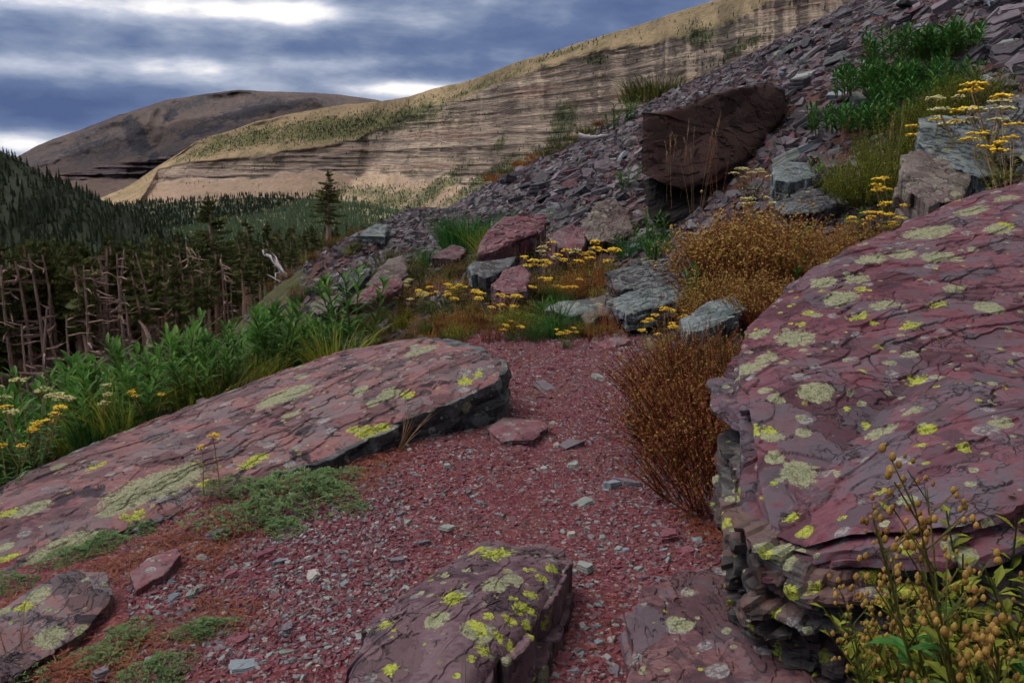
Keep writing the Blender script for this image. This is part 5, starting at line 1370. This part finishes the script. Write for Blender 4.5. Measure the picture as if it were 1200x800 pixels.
def seedplant(seed, h=.6, n=4, mat='olive'):
    """branching stems with round seed capsules, some leaves below"""
    r = np.random.default_rng(seed); st = MB(); cp = MB(); lf = MB()
    for s in range(n):
        a = r.random()*6.283; d = np.array([math.cos(a)*.22, math.sin(a)*.22, 1]); L = h*(.7+.4*r.random()); p0 = np.array([math.cos(a), math.sin(a), 0])*.03; k = np.array([math.cos(a), math.sin(a), 0])*.08*L
        pt = lambda q: p0+d*L*q+k*q*q
        st.tube([pt(q) for q in (0, .3, .6, .85, 1)], [.0035, .003, .0023, .0018, .001], 4, .7)
        for i in range(13):
            q = .4+.6*(i+r.random())/13; b = r.random()*6.283; l = L*.20*(1.25-q)+.02; dd = np.array([math.cos(b)*.7, math.sin(b)*.7, 1.0]); e = pt(q)+dd*l
            st.tube([pt(q), pt(q)+dd*l*.5, e], [.0015, .0012, .0009], 3, .5)
            for j in range(r.integers(2, 5)):
                c = e+r.normal(0, .010, 3); cp.ball(c, .0042*(.7+.5*r.random()), 1.25, r.random())
        for i in range(16):
            q = .05+.6*r.random(); b = r.random()*6.283
            lf.leaf(pt(q), (math.cos(b), math.sin(b), .5), .035+.05*r.random(), .012+.01*r.random(), .4, .3, r.random(), 2)
    return [('stem', st.data('stem', M['olive'])), ('foliage', lf.data('foliage', M[mat])), ('seed_sprays', cp.data('seed_sprays', M['seed']))]
def matplant(seed, w=.14, n=420, L=.020, mat='sage', dome=.05):
    r = np.random.default_rng(seed); m = MB(); ph = r.random(4)*6
    for _ in range(n//7):
        a = r.random()*6.283; q = r.random()**.55; rr = w*q*(1+.25*math.sin(2*a+ph[0])+.15*math.sin(5*a+ph[1])); c = np.array([math.cos(a)*rr, math.sin(a)*rr*.75, dome*(1-q*q)*(.5+.6*r.random())]); t = r.random()
        for i in range(7):
            b = r.random()*6.283; m.leaf(c, (math.cos(b), math.sin(b), .5+r.random()), L*(.6+.8*r.random()), L*.28, .3, .3, np.clip(t*.6+r.random()*.4, 0, 1), 1)
    return [('foliage', m.data('foliage', M[mat]))]
def plant(name, label, parts, loc, s=1.0, rz=None, group=None, cat='plant', tilt=(0, 0)):
    e = bpy.data.objects.new(name, None); e.location = tuple(loc); e.scale = (s, s, s); e.empty_display_size = .1
    e.rotation_euler = (tilt[0], tilt[1], rng.random()*6.283 if rz is None else rz); C.objects.link(e); tag(e, label, cat, group)
    for nm, me in parts: obj(nm, me, parent=e)
    return e
def at(px, d, dz=0.0):
    q = GD(px, d); q[2] += dz; return q

# leafy plants behind the long slab
LV = [leafy(500+i, 5+i % 3, .50, .18+.02*(i % 2), .026, .14, 26) for i in range(5)]
LV = [[('stem', a), ('foliage', b)] for a, b in LV]
row = [(-25, 5.3, 455), (20, 5.6, 462), (48, 5.2, 440), (80, 5.6, 432), (108, 5.2, 425), (150, 5.5, 408), (178, 5.25, 398), (215, 5.7, 372), (240, 6.0, 388), (262, 5.9, 384), (285, 6.2, 376), (320, 6.2, 352), (338, 6.5, 350), (362, 6.6, 382), (385, 6.7, 372), (415, 7.6, 318), (65, 6.1, 430), (130, 6.2, 412), (198, 6.4, 395), (95, 4.95, 460), (270, 5.7, 410), (350, 6.9, 362), (300, 6.7, 372), (15, 6.2, 455), (170, 4.95, 430), (5, 4.9, 480), (232, 5.35, 412)]
order = sorted(range(len(row)), key=lambda i: row[i][0])
ordn = ['First', 'Second', 'Third', 'Fourth', 'Fifth', 'Sixth', 'Seventh', 'Eighth', 'Ninth', 'Tenth', 'Eleventh', 'Twelfth', 'Thirteenth', 'Fourteenth', 'Fifteenth', 'Sixteenth', 'Seventeenth', 'Eighteenth', 'Nineteenth', 'Twentieth', 'Twenty-first', 'Twenty-second', 'Twenty-third', 'Twenty-fourth', 'Twenty-fifth', 'Twenty-sixth', 'Twenty-seventh', 'Twenty-eighth']
for rank, i in enumerate(order):
    px, d, tp = row[i]; q = at(px, d, -.02); tpt = P(px, tp, d); s = max(.7, (tpt[2]-q[2])/.52)
    if s > 1.5: q[2] += (s-1.5)*.5; s = 1.5
    plant('leafy_plant', f'{ordn[rank].lower()} lance-leaved green plant from the left behind the long slab', LV[i % 5], q, s, None, 'lance-leaved plants behind the long slab')
# greenery under and between them
UG = [[('foliage', tuft(520+i, 130, .26, .007, .16, .9, ['ygreen', 'bush', 'olive'][i % 3]))] for i in range(6)]
n = 0
while n < 60:
    px = rng.uniform(-30, 400); d = rng.uniform(4.8, 7.6)
    q = at(px, d)
    if proj(q)[1] < 360: continue
    lim = np.interp(px, [0, 130, 250, 400], [4.5, 4.9, 5.4, 5.8])
    if d < lim: continue
    plant('grass_tuft', 'low green grass tuft filling in among the lance-leaved plants', UG[n % 6], q, float(rng.uniform(.8, 1.5)), None, 'grass tufts among the lance-leaved plants', 'grass'); n += 1
YA = umbel(540, .34, 9, .042, 'cream', 10, 'bush', .35); YB = umbel(541, .26, 8, .036, 'yellow', 10, 'bush', .4)
plant('yarrow', 'cream flat-topped flowers at the left edge behind the long slab', YA, at(42, 4.55, .10), 1.15, 0, cat='flower')
plant('yarrow', 'yellow-green flat-topped flowers under the cream ones at the left edge', YB, at(35, 4.2, .04), 1.0, 1, cat='flower')
plant('yarrow', 'small yellow flowers at the lower left edge beside the slab', umbel(542, .22, 5, .03, 'yellow', 10, 'bush', .4), at(10, 3.95, .03), 1.0, 1, cat='flower')
plant('yarrow', 'pale yellow flowers half hidden among the lance-leaved plants', umbel(543, .3, 6, .035, 'cream', 8, 'bush', .4), at(100, 4.9, .05), 1.0, 2, cat='flower')
plant('yarrow', 'orange-yellow flowers touching the upper rim of the long slab', umbel(544, .16, 4, .026, 'yellow', 8, 'olive', .4), at(178, 4.95, .06), 1.0, 2, cat='flower')
# two single flowers on the slab's lower rim
for px, py, hp, rr, lb in [(232, 572, 60, .022, 'shorter of two orange-yellow flowers on single stalks before the long slab'), (262, 566, 70, .030, 'taller of two orange-yellow flowers on single stalks before the long slab')]:
    q = P(px, py, 3.5); q[2] = max(q[2]-.04, float(ground_z(q[0], q[1]))); hh = hp/F*3.5+.04
    plant('single_flower', lb, umbel(550+px, hh, 1, rr, 'yellow', 7, 'olive', .05), q, 1.0, .5, cat='flower')

# grey-green mats
MT = [matplant(560+i, .15+.02*i, 3400, .015) for i in range(4)]
for px, py, s, lb in [(345, 578, 1.25, 'largest feathery green mat below the long slab'), (310, 600, .95, 'feathery green mat at the lower left of the largest mat'), (385, 560, .8, 'feathery green mat at the upper right of the largest mat'), (335, 615, .6, 'small feathery mat on the gravel below the largest mat'),
        (290, 570, .8, 'leafy mat at the foot of the taller single flower'), (165, 616, .65, 'fuzzy green mat creeping along the lower rim of the long slab'), (120, 636, .65, 'fuzzy green mat next along the lower rim of the long slab'), (85, 650, .6, 'fuzzy green mat at the lower left of the long slab'), (8, 682, .55, 'fuzzy green tuft at the left edge below the long slab'),
        (150, 745, .5, 'grey-green mat on the gravel right of the corner slab'), (185, 785, .55, 'grey-green mat at the bottom edge right of the corner slab'), (120, 770, .45, 'grey-green mat touching the corner slab'), (245, 735, .55, 'sparse olive mat on the gravel above the flat blue-grey stone'), (20, 795, .7, 'green sprig in the bottom left corner'),
        (420, 590, .35, 'tiny green mat on the needle litter beside the trail'), (400, 575, .5, 'narrow green mat near the trail edge')]:
    q = G(px, py+6); plant('mat_plant', lb, MT[int(rng.integers(4))], q, s*1.3, None, 'feathery mat plants')
# needle litter: stuff
def litter(name, xy, L, mat, label):
    n = len(xy); a = rng.random(n)*6.283; l = L*(.5+rng.random(n)); z = ground_z(xy[:, 0], xy[:, 1])+.002+.018*rng.random(n)**2
    d = np.stack([np.cos(a), np.sin(a), rng.normal(0, .22, n)], -1); sd = np.stack([-np.sin(a), np.cos(a), 0*a], -1)*.0016
    c = np.c_[xy, z]; k = np.stack([-np.sin(a), np.cos(a), 0*a+.3], -1)*(l*rng.normal(0, .18, n))[:, None]
    p0 = c-d*l[:, None]*.5; p1 = c+k; p2 = c+d*l[:, None]*.5
    up = np.array([0, 0, .0012])
    V = np.stack([p0-sd, p0+sd, p1+sd+up, p1-sd+up, p2+sd*.4, p2-sd*.4], 1).reshape(-1, 3)
    i = np.arange(n)[:, None]*6
    q = np.concatenate([i+np.array([[0, 1, 2, 3]]), i+np.array([[3, 2, 4, 5]])])
    tag(obj(name, mesh_np(name, V, q, mat, {'tint': np.repeat(rng.random(n), 6)})), label, 'needles', kind='stuff')
xy = []
for (x0, y0, x1, y1, w, n) in [(470, 520, 420, 560, 22, 2500), (420, 570, 330, 560, 30, 3500), (330, 570, 190, 640, 24, 5000), (200, 640, 20, 715, 20, 5000), (290, 610, 230, 660, 22, 3000), (230, 720, 300, 720, 30, 1600), (60, 790, 140, 775, 22, 2200), (150, 745, 200, 760, 30, 1500), (800, 600, 850, 640, 16, 1800), (600, 560, 560, 520, 40, 500), (700, 760, 760, 700, 30, 300)]:
    n = int(n*.24); t = rng.random(n); px = x0+(x1-x0)*t+rng.normal(0, w*.8, n); py = y0+(y1-y0)*t+rng.normal(0, w*.5, n)
    b = (400-py)/F; dz = -sn+b*cs; dd = (1.37+0*b)/-dz; zz = 0
    for _ in range(5):
        x = (px-600)/F*dd; yy = (cs+b*sn)*dd; dd = (1.35-ground_z(x, yy))/-dz
    n = int(n)
    xy.append(np.c_[(px-600)/F*dd, (cs+b*sn)*dd])
litter('needle_litter', np.concatenate(xy), .048, M['litter'], 'rust-orange fallen needles drifted along the foot of the long slab')

# dry stick tuft at the end of the slab
q = G(468, 528)
plant('dry_tuft', 'bundle of dry straw stalks leaning against the end of the long slab', [('stem', tuft(570, 16, .30, .004, .012, .35, 'straw', .1))], q, 1.0, 0, cat='grass', tilt=(0, R(28)))
plant('grass_stalks', 'two thin dry stalks in the bottom left corner', [('stem', tuft(571, 4, .22, .004, .02, .2, 'straw', .1))], G(18, 790), 1.2, 0, cat='grass')

# flower bank beyond the trail
YF = [umbel(600+i, .24, 10, .042, 'yellow', 16, ['bush', 'olive', 'ygreen'][i % 3], .45) for i in range(4)]
CF = [umbel(610+i, .24, 9, .045, 'cream', 14, ['bush', 'olive'][i % 2], .4) for i in range(2)]
for i, (px, py, s, k, lb) in enumerate([
    (512, 358, .9, 'y', 'yellow flowers nearest the end of the long slab'), (545, 362, .9, 'y', 'yellow flower clump left of the bright ferny leaves'), (585, 372, 1.0, 'y', 'yellow flower clump at the front of the flower bank'),
    (612, 350, 1.0, 'y', 'yellow flower clump below the rose-pink rock'), (640, 330, 1.15, 'y', 'tall yellow flowers right of the rose-pink rock'), (655, 318, 1.1, 'c', 'pale yellow flowers behind the bright ferny leaves'), (692, 325, 1.2, 'y', 'golden flowers above the orange stems on the right of the bank'), (670, 312, 1.1, 'y', 'golden flowers at the top of the flower bank'),
    (480, 362, .9, 'c', 'cream flowers at the left of the flower bank'), (465, 345, .8, 'c', 'small cream flowers beside the flat pink slab'), (540, 345, .7, 'y', 'low yellow flowers behind the far trail end'), (600, 388, .6, 'y', 'little yellow flowers on the very edge of the trail'),
    (665, 395, .6, 'y', 'single low yellow cluster near the flat rose stone'), (780, 388, 1.0, 'y', 'bright yellow flowers left of the grey-green stone'), (768, 400, .9, 'y', 'bright yellow flowers nodding over the right trail edge'), (660, 345, .8, 'y', 'yellow flowers right of the bright ferny leaves'),
    (885, 258, 1.0, 'c', 'pale yellow flower head before the black hollow'), (880, 225, 1.0, 'c', 'cream flowers at the top of the large orange shrub')]):
    q = G(px, py+12); plant('yellow_flower', lb, (YF if k == 'y' else CF)[i % (4 if k == 'y' else 2)], q, s*np.linalg.norm(q)/7.3*1.05, None, 'yellow flowers on the bank', 'flower')
GT = [[('foliage', tuft(620+i, 150, .30, .0065, .10, .75, ['ygreen', 'bush', 'fire', 'olive', 'orange', 'redstraw'][i % 6]))] for i in range(6)]
SHO = [shrub(640+i, .34, .30, 80, .020, 12, m_, s_, 'seed', .006, 2) for i, (m_, s_) in enumerate([('orange', 'redstraw'), ('olive', 'russet'), ('orange', 'russet'), ('russet', 'redstraw')])]
SHG = [shrub(650+i, .32, .28, 90, .024, 16, m_, 'olive', None, lw=.35) for i, m_ in enumerate(['bush', 'ygreen', 'sage', 'olive'])]
# left-right sweep of the bank, as loose order of shrubs and tufts (positions read from the photo)
bank = [
 (430, 388, 'T', 3, .8), (445, 375, 'G', 3, .6), (470, 380, 'O', 1, .6), (495, 385, 'O', 2, .55), (520, 385, 'O', 1, .6), (505, 365, 'G', 3, .6), (540, 390, 'O', 0, .6), (560, 380, 'G', 3, .65), (575, 395, 'O', 3, .55), (600, 392, 'O', 1, .6), (625, 395, 'G', 0, .6),
 (640, 378, 'G', 0, .85), (655, 375, 'G', 0, .8), (648, 392, 'T', 1, .8), (665, 392, 'G', 3, .6), (620, 372, 'O', 2, .6), (590, 372, 'O', 1, .65), (555, 360, 'O', 1, .6), (530, 355, 'G', 3, .6), (515, 340, 'O', 0, .6), (500, 338, 'T', 3, .8), (485, 350, 'O', 1, .6),
 (470, 332, 'G', 3, .6), (545, 338, 'O', 3, .5), (640, 350, 'G', 1, .7), (660, 350, 'O', 0, .8), (680, 345, 'O', 0, .85), (700, 340, 'O', 0, .9), (715, 325, 'G', 3, .8), (690, 325, 'O', 2, .8), (670, 330, 'T', 3, .8), (650, 335, 'O', 1, .7), (630, 350, 'O', 1, .6),
 (700, 395, 'O', 2, .6), (712, 385, 'T', 5, .9), (720, 395, 'O', 3, .5), (690, 372, 'O', 3, .6), (735, 300, 'T', 1, .9), (770, 300, 'T', 1, .9), (758, 312, 'G', 2, .5), (590, 300, 'T', 0, 1.1), (575, 305, 'T', 0, 1.1), (560, 312, 'G', 1, .7), (605, 300, 'G', 1, .8), (620, 298, 'T', 3, 1.0),
 (520, 330, 'T', 3, .8), (450, 350, 'T', 1, .8), (490, 325, 'G', 3, .7), (475, 318, 'T', 3, .9), (460, 312, 'G', 3, .7), (500, 310, 'T', 1, .8), (430, 325, 'G', 2, .7), (535, 325, 'O', 1, .6), (440, 400, 'G', 3, .5), (400, 395, 'G', 0, .5), (375, 395, 'G', 3, .5), (410, 388, 'T', 1, .8), (390, 380, 'T', 3, .8), (355, 400, 'T', 0, .8), (340, 410, 'O', 1, .4),
 (520, 395, 'G', 3, .4), (450, 392, 'O', 3, .4), (480, 396, 'O', 1, .45), (505, 398, 'T', 4, .5)]
rb = np.random.default_rng(99)
for _ in range(46):
    px = rb.uniform(470, 735); py = rb.uniform(np.interp(px, [470, 600, 735], [345, 330, 318]), 396)
    bank.append((px, py, 'TGO'[rb.choice(3, p=[.3, .35, .35])], int(rb.choice([0, 1, 1, 3])), float(rb.uniform(.55, .8))))
ku = {'T': 'tuft of long grass', 'G': 'small green leafy shrub', 'O': 'small orange-brown shrub with dry seed heads'}
for i, (px, py, k, j, s) in enumerate(bank):
    q = G(px, py+4); sc_k = s*np.linalg.norm(q[:2])/7.0
    where = 'left of the far trail end' if px < 560 else 'at the middle of the flower bank' if px < 660 else 'right of the bright ferny leaves'
    hh = ' on its lower edge' if py > 370 else ' higher up'
    plant({'T': 'grass_tuft', 'G': 'small_shrub', 'O': 'small_shrub'}[k], f'{ku[k]} {where}{hh}'.replace('small orange-brown shrub with dry seed heads', 'small orange-brown seedy shrub'), {'T': GT, 'G': SHG, 'O': SHO}[k][j], q, float(sc_k), None, f'{ku[k]}, {where}{hh}', {'T': 'grass', 'G': 'shrub', 'O': 'shrub'}[k])
BR = [('foliage', tuft(660, 420, .42, .011, .26, .55, 'bush'))]
q = at(552, 11.5, -.05); plant('round_bush', 'rounded dense green bush on the slope left of the crimson earth', BR, q, 1.55, 0, cat='bush')
q = at(540, 11.7, -.05); plant('round_bush', 'left half of the paired green bushes beside the rounded dense one', BR, q, 1.2, 2, cat='bush')
FERN = [('foliage', tuft(661, 150, .26, .016, .10, 1.1, 'fire', .8))]
q = G(655, 385); plant('ferny_plant', 'bright ferny green leaves in the middle of the flower bank', FERN, q, 1.0, 0)
q = G(635, 372); plant('ferny_plant', 'smaller ferny leaves left of the bright ones', FERN, q, .75, 1)

# tall grasses with thin red stalks
ST = [stalks(670+i, .7, 7, ['redstraw', 'straw', 'redstraw'][i % 3]) for i in range(3)]
for px, py, s, k, lb in [(712, 392, 1.15, 0, 'tall rusty grass stalks rising before the dark pitted rock'), (700, 345, 1.0, 0, 'rusty stalks behind the golden flowers'), (738, 290, .9, 2, 'pinkish stalks left of the black hollow'), (775, 400, 1.0, 0, 'thin red stalks at the right trail edge'), (790, 255, 1.3, 1, 'dry pale grass stalks before the black hollow'), (815, 250, 1.3, 1, 'taller pale grass stalks across the rusty block'), (840, 245, 1.1, 2, 'reddish grass stalks in front of the right end of the black hollow'),
      (620, 345, .8, 1, 'feathery straw plumes beside the rose-pink rock'), (640, 338, .8, 1, 'straw plumes above the rose-pink rock'), (975, 240, 1.2, 2, 'long russet stalk between the shrubs right of the black hollow'), (1045, 225, 1.1, 1, 'tall straw stalks rising beside the yellow-green bush'), (490, 410, .5, 1, 'dry stalks growing over the top of the long slab'), (455, 420, .6, 1, 'dry stalks at the upper rim of the long slab'), (545, 400, .45, 0, 'short red stalks on the trail end of the long slab')]:
    q = G(px, py+6); plant('grass_stalks', lb, ST[k], q, s*np.linalg.norm(q[:2])/8.0*1.0, None, cat='grass')

# the big orange shrub above the huge boulder, and the russet one below it
OB = [shrub(680+i, .55, .5, 230, .018, 14, m_, 'redstraw', 'seed', .009, 3, .5) for i, m_ in enumerate(['orange', 'orange', 'russet', 'ygreen'])]
for px, py, d, s, k, lb in [(880, 0, 6.7, 1.4, 0, 'largest orange autumn shrub speckled with seeds above the huge boulder'), (845, 0, 6.9, 1.15, 1, 'orange shrub at the left flank of the largest one'), (915, 0, 6.4, 1.15, 1, 'orange shrub at the right flank of the largest one'), (870, 0, 6.0, .85, 2, 'russet shrub in front of the largest orange shrub'),
      (835, 0, 6.1, .7, 1, 'low orange shrub at the lower left of the largest one'), (900, 0, 5.7, .75, 2, 'russet shrub squeezed against the rim of the huge boulder'), (940, 0, 6.3, .6, 2, 'reddish shrub behind the rim of the huge boulder'), (1005, 0, 5.9, .75, 0, 'orange shrub left of the olive-stained rock'), (1000, 0, 5.4, .6, 3, 'olive shrub at the foot of the olive-stained rock'), (862, 0, 7.0, 1.0, 3, 'olive-green shrub behind the largest orange shrub'), (895, 0, 6.9, 1.05, 1, 'tall orange shrub just behind the right half of the largest one'), (850, 0, 6.3, .8, 3, 'yellow-olive shrub in the left half of the orange group'), (1030, 0, 5.2, .4, 2, 'small russet shrub touching the boulder rim below the blue-grey block')]:
    plant('autumn_shrub', lb, OB[k], at(px, d, -.02), s, None, cat='shrub')
DB = [shrub(690+i, .5, .40, 330, .020, 18, ['russet', 'olive'][i], 'russet', 'seed', .005, 1, .35) for i in range(2)]
for px, d, s, k, lb in [(815, 4.6, 1.2, 0, 'dark russet shrub arching along the left side of the huge boulder'), (790, 4.9, .7, 0, 'russet shrub at the top end of the dark one beside the boulder'), (840, 3.9, 1.2, 0, 'dense dark shrub hiding the foot of the huge boulder'), (815, 4.1, .95, 0, 'russet shrub spilling over the right trail edge'), (845, 3.4, .95, 0, 'dark drooping shrub under the corner of the huge boulder'),
      (848, 4.6, .9, 1, 'olive-brown shrub pressed behind the dark ones'), (800, 5.4, .6, 1, 'olive shrub above the trail edge by the grey-green stone'), (835, 5.0, .7, 0, 'russet shrub below the grey-green stone')]:
    plant('russet_shrub', lb, DB[k], at(px, d, -.02), s, None, cat='shrub')
LF2 = [[('stem', a), ('foliage', b)] for a, b in [leafy(700, 6, .35, .12, .02, .15, 20), leafy(701, 4, .3, .11, .018, .1, 18)]]
for px, d, s, k, lb in [(822, 6.6, 1.1, 0, 'upright green leaves at the left of the large orange shrub'), (925, 6.5, 1.1, 0, 'green leaves in the right part of the large orange shrub'), (930, 6.1, .8, 1, 'small green leaves at the lower right of the large orange shrub'), (768, 8.3, .9, 1, 'small leafy plant on the scree right of the dark pitted rock'), (762, 8.8, 1.0, 0, 'leafy plant below the black hollow'), (735, 11.0, 1.2, 1, 'leafy plant against the left edge of the rusty block'),
      (720, 19, 1.6, 0, 'dark leafy sapling on the scree skyline'), (738, 19, 1.9, 1, 'second taller leafy sapling on the scree skyline'), (955, 8.0, 1.0, 1, 'leaves under the crimson stone'), (975, 7.4, 1.0, 0, 'leafy plant left of the yellow-green bush'), (660, 9.3, 1.1, 1, 'leaves above the blocky rose-brown rock'), (1000, 6.6, .8, 1, 'leafy plant between the yellow-green bush and the orange shrub')]:
    plant('leafy_plant', lb, LF2[k], at(px, d, -.02), s, None)
# dark green clump and the yellow-green bush upper right
DG = [('stem', leafy(710, 110, .26, .13, .022, .62, 15)[0]), ('foliage', leafy(710, 110, .26, .13, .022, .62, 15, 'bush')[1])]
for px, d, s, lb in [(1030, 8.6, 1.15, 'dark green grassy clump on the scree at the upper right, its left mound'), (1065, 9.2, 1.35, 'middle mound of the dark green grassy clump on the upper scree'), (1105, 9.8, 1.4, 'topmost mound of the dark green grassy clump'), (1090, 8.6, 1.0, 'lower right mound of the dark green grassy clump')]:
    plant('grassy_clump', lb, DG, at(px, d, -.05), s, None, cat='bush')
YG = shrub(720, .6, .5, 300, .026, 22, 'ygreen', 'olive', None, lw=.3, upright=.7)
for px, d, s, lb in [(1025, 7.0, 1.1, 'feathery yellow-green bush left of the blue-grey block'), (1058, 7.4, 1.1, 'feathery yellow-green bush directly behind the blue-grey block'), (1095, 7.8, .9, 'yellow-green bush beneath the dark green grassy clump'), (1140, 7.8, .9, 'yellow-green bush right of the blue-grey block'), (1005, 7.2, .8, 'small yellow-green bush at the left end of the feathery ones')]:
    plant('feathery_bush', lb, YG, at(px, d, -.03), s, None, cat='bush')
for px, d, s, k, lb in [(1150, 6.2, 1.5, 1, 'tall yellow-green umbels in the upper right corner'), (1185, 5.8, 1.7, 0, 'largest yellow-green umbels at the right edge near the top'), (1115, 6.8, 1.2, 1, 'yellow-green umbels left of the largest ones near the top'), (1100, 6.6, 1.1, 0, 'umbels above the blue-grey block'), (1185, 5.2, 1.2, 0, 'umbels hanging over the dark ledge at the right edge')]:
    q = at(px, d, .05); tag_ = umbel(730+int(px)+k, .42, 8, .055, 'cream' if k else 'yellow', 18, 'ygreen', .5); plant('umbel_plant', lb, tag_, q, s, None, cat='flower')
for px, d, s, lb in [(1035, 6.0, 1.0, 'orange-yellow flower cluster left of the blue-grey block'), (1020, 5.9, .9, 'yellow flowers topping the orange shrub left of the olive-stained rock'), (1048, 6.4, 1.2, 'amber flower head on a single tall stalk beside the blue-grey block')]:
    plant('yellow_flower', lb, YF[int(px) % 4], at(px, d, .08), s, None, cat='flower')
for i, (px, d) in enumerate(brush_spots):
    q = GD(px, d); k = i % 4
    plant('low_brush', 'low green and rusty brush covering the drop between the leafy plants and the wood', SHG[k] if i % 3 else SHO[1], q, float(rng.uniform(.5, .75)*(1+(d-11)*.045)), None, 'low brush on the drop beside the wood', 'brush')
# dry brush on the skyline
BK = [[('foliage', tuft(740+i, 260, .28, .012, .45, .9, m_))] for i, m_ in enumerate(['olive', 'russet', 'orange'])]
for i, px in enumerate(np.linspace(585, 712, 9)):
    py = np.interp(px, [560, 600, 640, 700, 720], [246, 226, 200, 165, 150]); q = GD(px, 20.5+rng.random()*2); k = int(rng.integers(3))
    plant('brush_tuft', f"{['olive', 'russet', 'orange-brown'][k]} brush on the slope skyline left of the rusty block", BK[k], q, float(rng.uniform(.8, 1.2)), None, f"{['olive', 'russet', 'orange-brown'][k]} brush on the skyline", 'brush')
for i, px in enumerate((766, 774, 783)):
    plant('brush_tuft', 'mound of dry olive brush on the skyline above the rusty block', BK[0], GD(px, 23), 2.2, None, 'brush mound above the rusty block', 'brush')

# the seed plants in the lower right corner, close to the lens
SP = [seedplant(760+i, .55, 4, ['olive', 'bush', 'ygreen'][i]) for i in range(3)]
for px, py, d, s, k, lb in [(1070, 800, 1.55, .62, 0, 'slender seed plant leaning across the dark beds under the huge boulder'), (1150, 800, 1.42, .78, 1, 'tall seed plant second from the right edge in the lower right corner'), (1195, 800, 1.38, .82, 2, 'tallest seed plant at the right edge in the lower right corner'), (1225, 780, 1.6, .9, 0, 'seed plant half out of view at the right edge')]:
    q = P(px, py+60, d); z0 = float(ground_z(q[0], q[1]))
    q[2] = min(q[2], 1.35-.0) ; sc_k = s
    base = q.copy(); base[2] = z0
    topz = P(px, {1070: 600, 1150: 560, 1195: 530, 1225: 600}[px], d)[2]
    plant('seed_plant', lb, SP[k], base, max(.5, (topz-z0)/.60), None)
LG = [shrub(770+i, .30, .30, 120, .030, 16, ['ygreen', 'bush'][i], 'olive', None, lw=.4, upright=.7) for i in range(2)]
for px, d, s, k, lb in [(1145, 1.62, 1.2, 0, 'feathery green foliage at the foot of the tall seed plants'), (1195, 1.5, 1.3, 0, 'broader green foliage in the lower right corner'), (1085, 1.75, .6, 1, 'small green leaves in the hollow under the dark beds'), (1215, 1.75, 1.5, 0, 'green foliage at the right edge behind the seed plants')]:
    x = (px-600)/F*d; yq = d*.86; plant('leafy_shrub', lb, LG[k], (x, yq, float(ground_z(x, yq))), s, None, cat='shrub')
